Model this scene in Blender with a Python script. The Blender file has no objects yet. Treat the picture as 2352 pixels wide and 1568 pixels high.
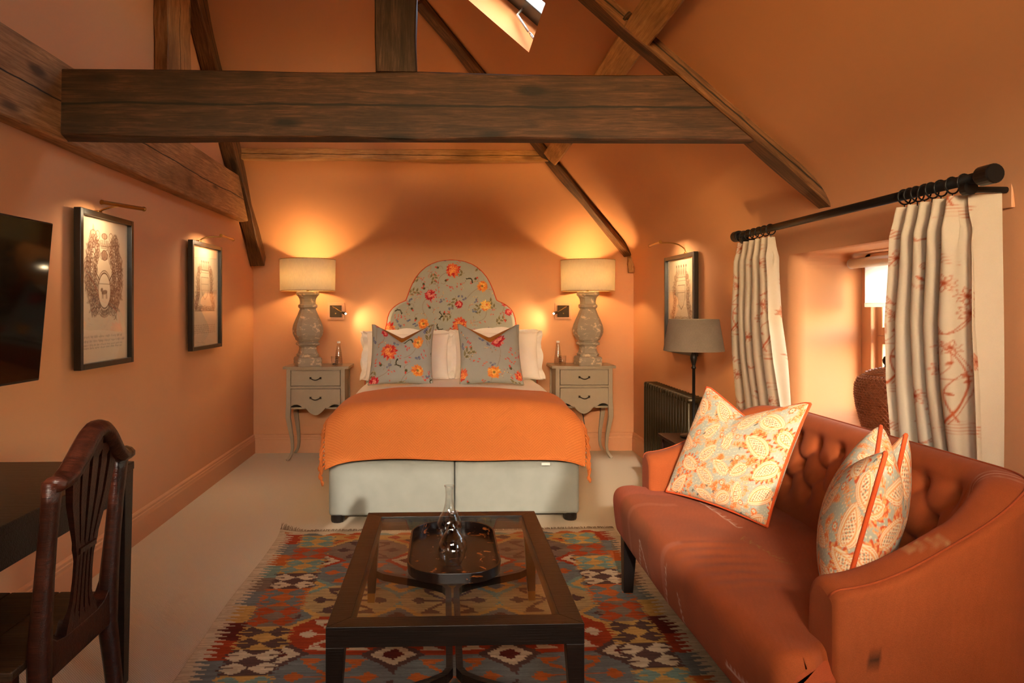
import bpy, bmesh, math, random
import numpy as np
from mathutils import Vector, Matrix, Euler
from mathutils.geometry import tessellate_polygon
rnd = random.Random(7)
scene = bpy.context.scene
COL = scene.collection
R = math.radians

# ------------------------------------------------------------------ camera
cam_d = bpy.data.cameras.new('camera')
cam = bpy.data.objects.new('camera', cam_d)
COL.objects.link(cam)
cam.location = (0, 0, 1.28)
cam.rotation_euler = (R(90), 0, R(-2.0))
cam_d.sensor_width = 36.0
cam_d.lens = 36.0 * 1590 / 2352
cam_d.shift_x = (1176 - 1076) / 2352
cam_d.shift_y = (708 - 784) / 2352
cam_d.clip_start = 0.02
scene.camera = cam

# ------------------------------------------------------------------ light
def srgb(r, g, b):
    f = lambda c: c / 12.92 if c <= 0.04045 else ((c + 0.055) / 1.055) ** 2.4
    return tuple(f(c / 255.0) for c in (r, g, b))

world = bpy.data.worlds.new('sky')
scene.world = world
world.use_nodes = True
wn = world.node_tree
wn.nodes.clear()
sky = wn.nodes.new('ShaderNodeTexSky')
sky.sky_type = 'NISHITA'
sky.sun_disc = False
sky.sun_elevation = R(20)
sky.sun_rotation = R(190)
bg = wn.nodes.new('ShaderNodeBackground')
bg.inputs[1].default_value = 2.0
wo = wn.nodes.new('ShaderNodeOutputWorld')
wb = wn.nodes.new('ShaderNodeMix')                        # the camera's white balance sits between daylight and lamplight
wb.data_type = 'RGBA'
wb.blend_type = 'MULTIPLY'
wb.inputs[0].default_value = 1.0
wb.inputs[7].default_value = (1.0, 0.90, 0.76, 1)
wn.links.new(sky.outputs[0], wb.inputs[6])
wn.links.new(wb.outputs[2], bg.inputs[0])
wn.links.new(bg.outputs[0], wo.inputs[0])

def light(name, kind, loc, energy, color, size=0.03, parent=None, direction=None, **kw):
    d = bpy.data.lights.new(name, kind)
    d.energy = energy
    d.color = color
    if kind == 'SUN':
        d.angle = size
    elif kind == 'AREA':
        d.size = size
    else:
        d.shadow_soft_size = size
    for k, v in kw.items():
        setattr(d, k, v)
    o = bpy.data.objects.new(name, d)
    COL.objects.link(o)
    o.location = loc
    if direction is not None:
        o.rotation_euler = Vector(direction).to_track_quat('-Z', 'Y').to_euler()
    if parent is not None:
        o.parent = parent
        o.matrix_parent_inverse = parent.matrix_basis.inverted()
    return o

WARM = (1.0, 0.62, 0.25)
sun = light('sun', 'SUN', (0, -4, 5), 1.15, (1.0, 0.92, 0.80), R(1.0), direction=(0.17, 1.0, -0.36))

scene.view_settings.view_transform = 'Standard'
scene.view_settings.look = 'None'
scene.view_settings.gamma = 1.0
scene.view_settings.use_curve_mapping = False
scene.view_settings.exposure = 1.62
TABLE_LAMP_W, FLOOR_LAMP_W, READING_W, PICTURE_W = 16.0, 7.0, 2.7, 0.85

# ------------------------------------------------------------------ materials
MATS = {}
class NT:
    """tiny node helper around one material"""
    def __init__(self, name):
        self.m = bpy.data.materials.new(name)
        self.m.use_nodes = True
        self.t = self.m.node_tree
        self.b = self.t.nodes['Principled BSDF']
        self.out = self.t.nodes['Material Output']
    def n(self, kind, **kw):
        o = self.t.nodes.new(kind)
        for k, v in kw.items():
            if k in o.bl_rna.properties and k not in ('inputs',):
                setattr(o, k, v)
            else:
                o.inputs[k.replace('_', ' ')].default_value = v
        return o
    def l(self, a, b):
        self.t.links.new(a, b)
    def coords(self, kind='Object', scale=(1, 1, 1), rot=(0, 0, 0)):
        c = self.n('ShaderNodeTexCoord')
        mp = self.n('ShaderNodeMapping')
        mp.inputs['Scale'].default_value = scale
        mp.inputs['Rotation'].default_value = rot
        self.l(c.outputs[kind], mp.inputs['Vector'])
        return mp.outputs['Vector']
    def noise(self, vec, scale, detail=4, rough=0.55, dist=0.0):
        o = self.n('ShaderNodeTexNoise')
        o.inputs['Scale'].default_value = scale
        o.inputs['Detail'].default_value = detail
        o.inputs['Roughness'].default_value = rough
        o.inputs['Distortion'].default_value = dist
        if vec is not None:
            self.l(vec, o.inputs['Vector'])
        return o.outputs['Fac']
    def ramp(self, fac, stops):
        r = self.n('ShaderNodeValToRGB')
        e = r.color_ramp.elements
        while len(e) > 1:
            e.remove(e[0])
        e[0].position = stops[0][0]
        e[0].color = (*stops[0][1], 1)
        for p, c in stops[1:]:
            x = e.new(p)
            x.color = (*c, 1)
        self.l(fac, r.inputs[0])
        return r.outputs[0]
    def mix(self, a, b, fac, mode='MIX'):
        m = self.n('ShaderNodeMix', data_type='RGBA', blend_type=mode)
        for s, v in ((m.inputs[0], fac), (m.inputs[6], a), (m.inputs[7], b)):
            if isinstance(v, (int, float)):
                s.default_value = v
            elif isinstance(v, tuple):
                s.default_value = (*v, 1) if len(v) == 3 else v
            else:
                self.l(v, s)
        return m.outputs[2]
    def bump(self, h, strength, dist=0.01):
        b = self.n('ShaderNodeBump')
        b.inputs['Strength'].default_value = strength
        b.inputs['Distance'].default_value = dist
        self.l(h, b.inputs['Height'])
        self.l(b.outputs[0], self.b.inputs['Normal'])
    def col(self, v):
        if isinstance(v, tuple):
            self.b.inputs['Base Color'].default_value = (*v, 1)
        else:
            self.l(v, self.b.inputs['Base Color'])
    def attr(self, name='Col'):
        a = self.n('ShaderNodeAttribute')
        a.attribute_name = name
        return a.outputs['Color']
    def set(self, **kw):
        for k, v in kw.items():
            self.b.inputs[k.replace('_', ' ')].default_value = v

def plain(name, col, rough=0.5, metal=0.0, noise=0.12, scale=30, bump=0.0, **kw):
    """solid colour with a faint procedural mottling"""
    t = NT(name)
    f = t.noise(t.coords(), scale)
    t.col(t.mix(tuple(c * (1 - noise) for c in col), tuple(min(1, c * (1 + noise)) for c in col), f))
    t.set(Roughness=rough, Metallic=metal, **kw)
    if bump:
        t.bump(f, bump, 0.004)
    MATS[name] = t.m
    return t.m

def cloth(name, col=None, rough=0.9, weave=900, bump=0.25, sheen=0.03, vary=0.12, aniso=(1, 1, 1), trans=0.0):
    """woven cloth; col None reads the printed colours of the mesh"""
    t = NT(name)
    f = t.noise(t.coords(scale=aniso), weave, 2)
    g = t.noise(t.coords(), 9, 3)
    base = t.attr() if col is None else col
    c = t.mix(base, (0.0, 0.0, 0.0), t.ramp(f, [(0.3, (vary,) * 3), (0.7, (0, 0, 0))]))
    c = t.mix(c, (0, 0, 0), t.ramp(g, [(0.3, (vary * 0.6,) * 3), (0.7, (0, 0, 0))]))
    t.col(c)
    t.set(Roughness=rough, Sheen_Weight=sheen)
    t.b.inputs['Specular IOR Level'].default_value = 0.15
    t.bump(f, bump, 0.002)
    if trans:
        tr = t.n('ShaderNodeBsdfTranslucent')
        t.l(c, tr.inputs['Color'])
        ms = t.n('ShaderNodeMixShader')
        ms.inputs[0].default_value = trans
        t.l(t.b.outputs[0], ms.inputs[1])
        t.l(tr.outputs[0], ms.inputs[2])
        t.l(ms.outputs[0], t.out.inputs[0])
    MATS[name] = t.m
    return t.m

def thin_glass(name, tint=(1, 1, 1), rough=0.0, refl=1.0):
    t = NT(name)
    t.t.nodes.remove(t.b)
    tr = t.n('ShaderNodeBsdfTransparent')
    tr.inputs[0].default_value = (*tint, 1)
    gl = t.n('ShaderNodeBsdfGlossy')
    gl.inputs['Roughness'].default_value = rough
    fr = t.n('ShaderNodeFresnel')
    ge = t.n('ShaderNodeNewGeometry')                     # same reflectance on both faces of the sheet
    io = t.n('ShaderNodeMath', operation='MULTIPLY_ADD')
    io.inputs[1].default_value = 1 / 1.5 - 1.5
    io.inputs[2].default_value = 1.5
    t.l(ge.outputs['Backfacing'], io.inputs[0])
    t.l(io.outputs[0], fr.inputs[0])
    mu = t.n('ShaderNodeMath', operation='MULTIPLY')
    mu.inputs[1].default_value = refl
    t.l(fr.outputs[0], mu.inputs[0])
    ms = t.n('ShaderNodeMixShader')
    t.l(mu.outputs[0], ms.inputs[0])
    t.l(tr.outputs[0], ms.inputs[1])
    t.l(gl.outputs[0], ms.inputs[2])
    t.l(ms.outputs[0], t.out.inputs[0])
    MATS[name] = t.m
    return t.m

def timber(name, dark, mid, light_, crack=0.0, rough=0.6):
    """old sawn timber, grain along local X"""
    t = NT(name)
    v = t.coords(scale=(0.9, 12, 12))
    grain = t.noise(v, 6, 8, 0.7, 0.6)
    fine = t.noise(t.coords(scale=(3, 160, 160)), 2.0, 3, 0.6)
    blotch = t.noise(t.coords(scale=(1.2, 2.5, 2.5)), 2.2, 4)
    c = t.ramp(grain, [(0.30, dark), (0.5, mid), (0.68, light_)])
    c = t.mix(c, tuple(x * 0.45 for x in dark), t.ramp(blotch, [(0.42, (0, 0, 0)), (0.75, (0.75,) * 3)]))
    c = t.mix(c, tuple(x * 0.4 for x in dark), t.ramp(fine, [(0.52, (0, 0, 0)), (0.72, (0.5,) * 3)]))
    # knots
    vo = t.n('ShaderNodeTexVoronoi', feature='F1')
    vo.inputs['Scale'].default_value = 1.0
    t.l(t.coords(scale=(2.2, 7, 7)), vo.inputs['Vector'])
    k = t.ramp(vo.outputs['Distance'], [(0.10, (0.85,) * 3), (0.2, (0, 0, 0))])
    c = t.mix(c, tuple(x * 0.25 for x in dark), k)
    h = grain
    if crack:
        # a drying shake wandering along the middle of the face
        sep = t.n('ShaderNodeSeparateXYZ')
        tc = t.n('ShaderNodeTexCoord')
        t.l(tc.outputs['Object'], sep.inputs[0])
        w = t.noise(t.coords(scale=(0.8, 0, 0)), 1.2, 5, 0.5)
        m1 = t.n('ShaderNodeMath', operation='MULTIPLY_ADD')
        m1.inputs[1].default_value = 0.07
        m1.inputs[2].default_value = -0.035
        t.l(w, m1.inputs[0])
        s = t.n('ShaderNodeMath', operation='SUBTRACT')
        t.l(sep.outputs[2], s.inputs[0])
        t.l(m1.outputs[0], s.inputs[1])
        a = t.n('ShaderNodeMath', operation='ABSOLUTE')
        t.l(s.outputs[0], a.inputs[0])
        wid = t.noise(t.coords(scale=(5, 0, 0)), 1.5, 3)
        d = t.n('ShaderNodeMath', operation='DIVIDE')
        t.l(a.outputs[0], d.inputs[0])
        t.l(wid, d.inputs[1])
        lin = t.ramp(d.outputs[0], [(crack, (0.95,) * 3), (crack * 2.2, (0, 0, 0))])
        c = t.mix(c, (0.004, 0.002, 0.001), lin)
    t.col(c)
    t.set(Roughness=rough)
    t.b.inputs['Specular IOR Level'].default_value = 0.3
    t.bump(t.mix(h, fine, 0.5), 0.35, 0.006)
    MATS[name] = t.m
    return t.m

# wall paint: terracotta peach, flat
def wall_paint():
    t = NT('peach_paint')
    f = t.noise(t.coords(), 3.0, 3)
    g = t.noise(t.coords(), 260, 2)
    a = srgb(210, 151, 106)
    t.col(t.mix(tuple(c * 0.97 for c in a), tuple(c * 1.03 for c in a), f))
    t.set(Roughness=0.75)
    t.b.inputs['Specular IOR Level'].default_value = 0.2
    t.bump(g, 0.05, 0.002)
    MATS['paint'] = t.m
wall_paint()
plain('trim_paint', srgb(208, 148, 103), 0.45, noise=0.02)

def carpet():
    t = NT('wool_carpet')
    v = t.coords(scale=(1, 1, 1))
    w1 = t.n('ShaderNodeTexWave', wave_type='BANDS', bands_direction='DIAGONAL')
    w1.inputs['Scale'].default_value = 70
    w1.inputs['Distortion'].default_value = 1.5
    w1.inputs['Detail'].default_value = 1.0
    t.l(v, w1.inputs['Vector'])
    w2 = t.n('ShaderNodeTexWave', wave_type='BANDS', bands_direction='X')
    w2.inputs['Scale'].default_value = 70
    w2.inputs['Distortion'].default_value = 1.5
    t.l(t.coords(rot=(0, 0, R(45))), w2.inputs['Vector'])
    h = t.mix(w1.outputs['Fac'], w2.outputs['Fac'], 0.5)
    n = t.noise(v, 400, 2)
    c = t.mix(srgb(192, 174, 146), srgb(230, 214, 186), h)
    c = t.mix(c, srgb(170, 148, 120), t.ramp(n, [(0.4, (0, 0, 0)), (0.75, (0.5,) * 3)]))
    t.col(c)
    t.set(Roughness=0.95)
    t.b.inputs['Specular IOR Level'].default_value = 0.05
    t.bump(h, 0.4, 0.004)
    MATS['carpet'] = t.m
carpet()
timber('timber_dark', srgb(40, 24, 14), srgb(72, 44, 26), srgb(98, 63, 39), crack=0.006)
timber('timber_post', srgb(38, 25, 17), srgb(68, 47, 33), srgb(98, 71, 52), crack=0.005)
timber('timber_brown', srgb(70, 43, 23), srgb(108, 70, 39), srgb(140, 96, 58), crack=0.004)
timber('timber_pale', srgb(160, 112, 62), srgb(200, 146, 86), srgb(220, 170, 108), crack=0.003)
timber('timber_plate', srgb(130, 88, 52), srgb(172, 122, 76), srgb(200, 150, 100), crack=0.004)
timber('absorbing_boards', srgb(30, 19, 12), srgb(48, 31, 20), srgb(62, 42, 28))  # dark finish given to the unseen gable to soak up bounced light
timber('desk_wood', srgb(16, 9, 7), srgb(26, 15, 11), srgb(36, 22, 16), rough=0.32)
timber('chair_wood', srgb(26, 10, 6), srgb(52, 22, 13), srgb(78, 36, 22), rough=0.28)
timber('seat_wood', srgb(30, 17, 9), srgb(58, 36, 20), srgb(88, 58, 34), rough=0.4)
timber('table_wood', srgb(15, 9, 6), srgb(24, 15, 10), srgb(34, 22, 14), rough=0.34)
plain('black_wood', srgb(20, 14, 12), 0.3)
plain('black_iron', srgb(20, 18, 17), 0.42, 0.4)
plain('brass', srgb(176, 134, 72), 0.28, 1.0)
plain('dark_bronze', srgb(70, 54, 36), 0.32, 0.9)
plain('chrome', srgb(225, 225, 225), 0.3, 0.8)
plain('black_plastic', srgb(14, 13, 13), 0.35)
plain('frame_lacquer', srgb(30, 22, 15), 0.28, 0.0)
plain('grey_paint', srgb(158, 140, 114), 0.42, noise=0.08, scale=12)
plain('handle_iron', srgb(52, 38, 26), 0.4, 0.7)
plain('olive_iron', srgb(54, 43, 24), 0.36, 0.5)
plain('screen_gloss', srgb(4, 4, 4), 0.06)
MATS['screen_gloss'].node_tree.nodes['Principled BSDF'].inputs['Specular IOR Level'].default_value = 0.13
plain('white_plastic', srgb(225, 220, 210), 0.4)
plain('sky_frame', srgb(36, 42, 48), 0.35)
thin_glass('pane_glass')
thin_glass('picture_glass', refl=0.9)
thin_glass('table_glass', tint=(0.95, 0.97, 0.96), refl=0.6)
thin_glass('blown_glass', tint=(0.98, 0.98, 0.97), refl=1.0)
cloth('bed_linen_grey', srgb(146, 146, 136), weave=420, vary=0.18, aniso=(1, 1, 3))
cloth('white_cotton', srgb(236, 226, 210), rough=0.8, vary=0.03, bump=0.08)
cloth('print_cloth', None, vary=0.10, bump=0.18)
cloth('curtain_cloth', None, vary=0.07, bump=0.12, trans=0.18)
cloth('kilim_cloth', None, weave=300, vary=0.28, bump=0.5, sheen=0.0, aniso=(0.25, 3, 1))
cloth('sofa_cloth', None, weave=380, vary=0.22, bump=0.35, aniso=(1, 2.4, 2.4))
cloth('mustard_velvet', srgb(196, 112, 32), rough=0.7, sheen=0.2)
cloth('orange_piping', srgb(214, 86, 40), weave=500)
cloth('red_piping', srgb(196, 72, 36), weave=500)
cloth('grey_piping', srgb(150, 140, 118), weave=500)
cloth('taupe_shade', srgb(140, 122, 102), weave=500, vary=0.2, aniso=(1, 1, 0.3), trans=0.10)
cloth('cream_shade', srgb(232, 220, 194), weave=260, vary=0.10, aniso=(1, 1, 0.15), trans=0.42)
cloth('roller_fabric', srgb(236, 228, 212), weave=600, vary=0.04, trans=0.6)
cloth('fringe_wool', srgb(158, 134, 106), weave=400, vary=0.4)

def throw_cloth():
    t = NT('orange_herringbone')
    w = t.n('ShaderNodeTexWave', wave_type='BANDS', bands_direction='DIAGONAL', wave_profile='SIN')
    w.inputs['Scale'].default_value = 38
    w.inputs['Distortion'].default_value = 0.6
    # zigzag: fold x into a triangle wave so that the diagonal ribs turn every few centimetres
    tc = t.n('ShaderNodeTexCoord')
    sp = t.n('ShaderNodeSeparateXYZ')
    t.l(tc.outputs['Generated'], sp.inputs[0])
    uv = t.n('ShaderNodeAttribute')
    uv.attribute_name = 'cloth_uv'
    s2 = t.n('ShaderNodeSeparateXYZ')
    t.l(uv.outputs['Vector'], s2.inputs[0])
    pp = t.n('ShaderNodeMath', operation='PINGPONG')
    pp.inputs[1].default_value = 0.11
    t.l(s2.outputs[0], pp.inputs[0])
    cb = t.n('ShaderNodeCombineXYZ')
    t.l(pp.outputs[0], cb.inputs[0])
    t.l(s2.outputs[1], cb.inputs[1])
    t.l(cb.outputs[0], w.inputs['Vector'])
    n = t.noise(t.coords(), 350, 2)
    c = t.mix(srgb(208, 118, 58), srgb(219, 130, 67), w.outputs['Fac'])
    c = t.mix(c, srgb(180, 94, 44), t.ramp(n, [(0.45, (0, 0, 0)), (0.8, (0.5,) * 3)]))
    t.col(c)
    t.set(Roughness=0.92, Sheen_Weight=0.03)
    t.b.inputs['Specular IOR Level'].default_value = 0.1
    t.bump(w.outputs['Fac'], 0.25, 0.003)
    MATS['throw'] = t.m
throw_cloth()

def distressed():
    t = NT('distressed_paint')
    v = t.coords(scale=(1, 1, 1.6))
    n = t.noise(v, 14, 6, 0.7, 0.4)
    n2 = t.noise(t.coords(scale=(1, 1, 5)), 9, 5, 0.7)
    g = t.mix(srgb(142, 127, 108), srgb(162, 146, 124), n2)
    c = t.mix(g, srgb(216, 186, 150), t.ramp(n, [(0.55, (0, 0, 0)), (0.61, (0.9,) * 3)]))
    c = t.mix(c, srgb(140, 112, 84), t.ramp(n2, [(0.64, (0, 0, 0)), (0.72, (0.55,) * 3)]))
    t.col(c)
    t.set(Roughness=0.75)
    t.bump(n, 0.4, 0.006)
    MATS['distressed'] = t.m
distressed()

def lacquer_tray():
    t = NT('lacquered_tray')
    n = t.noise(t.coords(), 16, 4, 0.6, 1.2)
    c = t.mix(srgb(20, 11, 8), srgb(150, 84, 36), t.ramp(n, [(0.58, (0, 0, 0)), (0.68, (0.9,) * 3)]))
    t.col(c)
    t.set(Roughness=0.25)
    MATS['tray'] = t.m
lacquer_tray()

def rattan():
    t = NT('woven_rattan')
    c = t.mix(srgb(150, 84, 50), srgb(206, 136, 88), t.noise(t.coords(), 60, 3))
    t.col(c)
    t.set(Roughness=0.4)
    MATS['rattan'] = t.m
rattan()

def emitter(name, col, strength):
    t = NT(name)
    t.b.inputs['Emission Color'].default_value = (*col, 1)
    t.b.inputs['Emission Strength'].default_value = strength
    t.col(col)
    MATS[name] = t.m
emitter('led_glow', (1.0, 0.80, 0.50), 60)
emitter('bulb_glow', (1.0, 0.72, 0.40), 12)

def outdoor():
    t = NT('pale_gravel')
    t.col(t.mix(srgb(170, 165, 155), srgb(210, 205, 195), t.noise(t.coords(), 8, 4)))
    t.set(Roughness=0.9)
    MATS['gravel'] = t.m
outdoor()

# ------------------------------------------------------------------ mesh helpers
def tag(o, label=None, cat=None, group=None, kind=None):
    if label: o['label'] = label
    if cat: o['category'] = cat
    if group: o['group'] = group
    if kind: o['kind'] = kind
    return o

def thing(name, label, cat, loc=(0, 0, 0), rot=(0, 0, 0), group=None):
    o = bpy.data.objects.new(name, None)
    o.empty_display_size = 0.1
    COL.objects.link(o)
    o.location = loc
    o.rotation_euler = rot
    return tag(o, label, cat, group)

def world_of(o):
    m = o.matrix_basis.copy()
    if o.parent is not None:
        m = world_of(o.parent) @ o.matrix_parent_inverse @ m
    return m

def link(name, me, mat, parent=None, world=False, smooth=False):
    if mat is not None:
        me.materials.append(MATS[mat] if isinstance(mat, str) else mat)
    if smooth:
        me.polygons.foreach_set('use_smooth', [True] * len(me.polygons))
    o = bpy.data.objects.new(name, me)
    COL.objects.link(o)
    if parent is not None:
        o.parent = parent
        if world:
            o.matrix_parent_inverse = world_of(parent).inverted()
    return o

class MB:
    """collects shapes into one mesh"""
    def __init__(self):
        self.v = []
        self.f = []
    def add(self, vs, fs):
        n = len(self.v)
        self.v.extend([tuple(p) for p in vs])
        self.f.extend([tuple(i + n for i in f) for f in fs])
        return self
    def box(self, x0, x1, y0, y1, z0, z1, M=None):
        vs = [(x, y, z) for x in (x0, x1) for y in (y0, y1) for z in (z0, z1)]
        if M is not None:
            vs = [M @ Vector(p) for p in vs]
        return self.add(vs, [(0, 1, 3, 2), (4, 6, 7, 5), (0, 4, 5, 1), (2, 3, 7, 6), (0, 2, 6, 4), (1, 5, 7, 3)])
    def tube(self, pts, rad, n=10, cap=True, flat=None):
        pts = [Vector(p) for p in pts]
        rads = rad if isinstance(rad, (list, tuple)) else [rad] * len(pts)
        vs, fs = [], []
        prev = None
        for i, p in enumerate(pts):
            d = (pts[min(i + 1, len(pts) - 1)] - pts[max(i - 1, 0)]).normalized()
            if prev is None:
                up = Vector((0, 0, 1)) if abs(d.z) < 0.9 else Vector((0, 1, 0))
                a = d.cross(up).normalized()
            else:
                a = (prev - d * prev.dot(d)).normalized()
            prev = a
            b = d.cross(a)
            sx, sy = (1, 1) if flat is None else flat
            for k in range(n):
                t = 2 * math.pi * (k + 0.5) / n
                vs.append(p + (a * math.cos(t) * sx + b * math.sin(t) * sy) * rads[i])
        m = len(pts)
        for i in range(m - 1):
            for k in range(n):
                k2 = (k + 1) % n
                fs.append((i * n + k, i * n + k2, (i + 1) * n + k2, (i + 1) * n + k))
        if cap:
            fs.append(tuple(range(n))[::-1])
            fs.append(tuple((m - 1) * n + k for k in range(n)))
        return self.add(vs, fs)
    def loop_tube(self, pts, rad, n=8):
        pts = [Vector(p) for p in pts]
        m = len(pts)
        vs, fs = [], []
        prev = None
        for i in range(m):
            d = (pts[(i + 1) % m] - pts[i - 1]).normalized()
            if prev is None:
                up = Vector((0, 0, 1)) if abs(d.z) < 0.9 else Vector((0, 1, 0))
                a = d.cross(up).normalized()
            else:
                a = (prev - d * prev.dot(d)).normalized()
            prev = a
            b = d.cross(a)
            for k in range(n):
                t = 2 * math.pi * k / n
                vs.append(pts[i] + (a * math.cos(t) + b * math.sin(t)) * rad)
        for i in range(m):
            j = (i + 1) % m
            for k in range(n):
                k2 = (k + 1) % n
                fs.append((i * n + k, i * n + k2, j * n + k2, j * n + k))
        return self.add(vs, fs)
    def lathe(self, prof, n=32, c=(0, 0, 0), phase=0.0, shape=None, cap=True):
        """prof: (radius, z); shape(k/n) multiplies the radius"""
        vs, fs = [], []
        for r, z in prof:
            for k in range(n):
                t = 2 * math.pi * k / n + phase
                q = r * (shape(k) if shape else 1.0)
                vs.append((c[0] + q * math.cos(t), c[1] + q * math.sin(t), c[2] + z))
        m = len(prof)
        for i in range(m - 1):
            for k in range(n):
                k2 = (k + 1) % n
                fs.append((i * n + k, i * n + k2, (i + 1) * n + k2, (i + 1) * n + k))
        if cap:
            fs.append(tuple(range(n))[::-1])
            fs.append(tuple((m - 1) * n + k for k in range(n)))
        return self.add(vs, fs)
    def prism(self, poly, axis, a0, a1, M=None):
        """2D polygon extruded along axis ('x','y','z') from a0 to a1"""
        def P(u, v, a):
            return {'x': (a, u, v), 'y': (u, a, v), 'z': (u, v, a)}[axis]
        n = len(poly)
        vs = [P(u, v, a0) for u, v in poly] + [P(u, v, a1) for u, v in poly]
        if M is not None:
            vs = [M @ Vector(p) for p in vs]
        tri = tessellate_polygon([[Vector((u, v, 0)) for u, v in poly]])
        fs = [tuple(t) for t in tri] + [tuple(i + n for i in t)[::-1] for t in tri]
        fs += [(i, (i + 1) % n, (i + 1) % n + n, i + n) for i in range(n)]
        return self.add(vs, fs)
    def mesh(self, name, bevel=0.0, seg=2, angle=35):
        me = bpy.data.meshes.new(name)
        me.from_pydata(self.v, [], self.f)
        bm = bmesh.new()
        bm.from_mesh(me)
        bmesh.ops.recalc_face_normals(bm, faces=bm.faces)
        if bevel:
            es = [e for e in bm.edges if len(e.link_faces) == 2 and e.calc_face_angle(0) > R(angle)]
            bmesh.ops.bevel(bm, geom=es, offset=bevel, segments=seg, profile=0.5, affect='EDGES', clamp_overlap=True)
        bm.to_mesh(me)
        bm.free()
        return me
    def build(self, name, mat, parent=None, bevel=0.0, seg=2, smooth=False, world=False, angle=35):
        return link(name, self.mesh(name, bevel, seg, angle), mat, parent, world, smooth)

def grid(name, P, mat, parent=None, colors=None, smooth=True, wrap_u=False, wrap_v=False, world=False, uv=None, flip=False, caps=False):
    """P: (n, m, 3) array of points -> one quad mesh, built fast"""
    P = np.asarray(P, dtype=np.float64)
    n, m = P.shape[:2]
    idx = np.arange(n * m).reshape(n, m)
    if wrap_u: idx = np.concatenate([idx, idx[:1]], 0)
    if wrap_v: idx = np.concatenate([idx, idx[:, :1]], 1)
    a, b, c, d = idx[:-1, :-1], idx[1:, :-1], idx[1:, 1:], idx[:-1, 1:]
    F = np.stack([a, b, c, d] if not flip else [a, d, c, b], -1).reshape(-1, 4)
    me = bpy.data.meshes.new(name)
    me.vertices.add(n * m)
    me.vertices.foreach_set('co', P.reshape(-1).astype(np.float32))
    nf = len(F)
    me.loops.add(nf * 4)
    me.loops.foreach_set('vertex_index', F.reshape(-1).astype(np.int32))
    me.polygons.add(nf)
    me.polygons.foreach_set('loop_start', np.arange(0, nf * 4, 4, dtype=np.int32))
    me.polygons.foreach_set('use_smooth', np.full(nf, smooth, dtype=bool))
    me.update(calc_edges=True)
    me.validate()
    if colors is not None:
        at = me.color_attributes.new('Col', 'FLOAT_COLOR', 'POINT')
        C = np.ones((n * m, 4), dtype=np.float32)
        C[:, :3] = np.asarray(colors).reshape(-1, 3)
        at.data.foreach_set('color', C.reshape(-1))
    if uv is not None:
        at = me.attributes.new('cloth_uv', 'FLOAT_VECTOR', 'POINT')
        U = np.zeros((n * m, 3), dtype=np.float32)
        U[:, :2] = np.asarray(uv).reshape(-1, 2)
        at.data.foreach_set('vector', U.reshape(-1))
    return link(name, me, mat, parent, world)

def dup(root, loc, rot=None, label=None, group=None):
    """copy a thing with its parts and sub-parts"""
    def cp(o, parent):
        c = o.copy()
        COL.objects.link(c)
        if parent is not None:
            c.parent = parent
            c.matrix_parent_inverse = o.matrix_parent_inverse.copy()
        for ch in [x for x in bpy.data.objects if x.parent == o]:
            cp(ch, c)
        return c
    r = cp(root, None)
    r.location = loc
    if rot is not None: r.rotation_euler = rot
    if label: r['label'] = label
    if group: r['group'] = group
    return r

def beam(name, p0, p1, w, h, mat, label=None, up=(0, 0, 1), wob=0.004, seed=0, cham=0.006, parent=None, seg=28, kind='structure', cat='beam'):
    """hand-hewn timber: local X along the length, Z along up; w across, h along up"""
    p0, p1 = Vector(p0), Vector(p1)
    L = (p1 - p0).length
    x = (p1 - p0).normalized()
    z = Vector(up)
    z = (z - x * z.dot(x)).normalized()
    y = z.cross(x)
    rg = np.random.RandomState(seed + 11)
    def smooth_noise():
        k = rg.normal(size=9)
        return np.interp(np.linspace(0, 8, seg + 1), np.arange(9), k)
    c = cham
    sec = [(-w / 2 + c, -h / 2), (w / 2 - c, -h / 2), (w / 2, -h / 2 + c), (w / 2, h / 2 - c), (w / 2 - c, h / 2), (-w / 2 + c, h / 2), (-w / 2, h / 2 - c), (-w / 2, -h / 2 + c)]
    N = [(smooth_noise() * wob, smooth_noise() * wob) for _ in range(4)]
    side = [0, 1, 1, 2, 2, 3, 3, 0]
    mb = MB()
    vs, fs = [], []
    for i in range(seg + 1):
        for k, (yy, zz) in enumerate(sec):
            q = N[side[k]]
            vs.append((L * (i / seg - 0.5), yy + q[0][i], zz + q[1][i]))
    for i in range(seg):
        for k in range(8):
            k2 = (k + 1) % 8
            fs.append((i * 8 + k, i * 8 + k2, (i + 1) * 8 + k2, (i + 1) * 8 + k))
    fs += [tuple(range(8))[::-1], tuple(seg * 8 + k for k in range(8))]
    mb.add(vs, fs)
    o = mb.build(name, mat, parent)
    M = Matrix.Identity(4)
    for r_, v_ in enumerate((x, y, z)):
        for k in range(3):
            M[k][r_] = v_[k]
    M.translation = (p0 + p1) / 2
    if parent is None:
        o.matrix_world = M
    else:
        o.matrix_parent_inverse = parent.matrix_basis.inverted()
        o.matrix_basis = M
    if label: tag(o, label, cat)
    if kind: o['kind'] = kind
    return o

def face_with_hole(name, outer, holes, to3, mat, thick=None, parent=None):
    """flat sheet with holes; to3 maps (u, v) to a point"""
    polys = [[Vector((u, v, 0)) for u, v in p] for p in [outer] + holes]
    flat = [p for q in [outer] + holes for p in q]
    tri = tessellate_polygon(polys)
    mb = MB()
    mb.add([to3(u, v) for u, v in flat], [tuple(t) for t in tri])
    return mb.build(name, mat, parent)
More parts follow.
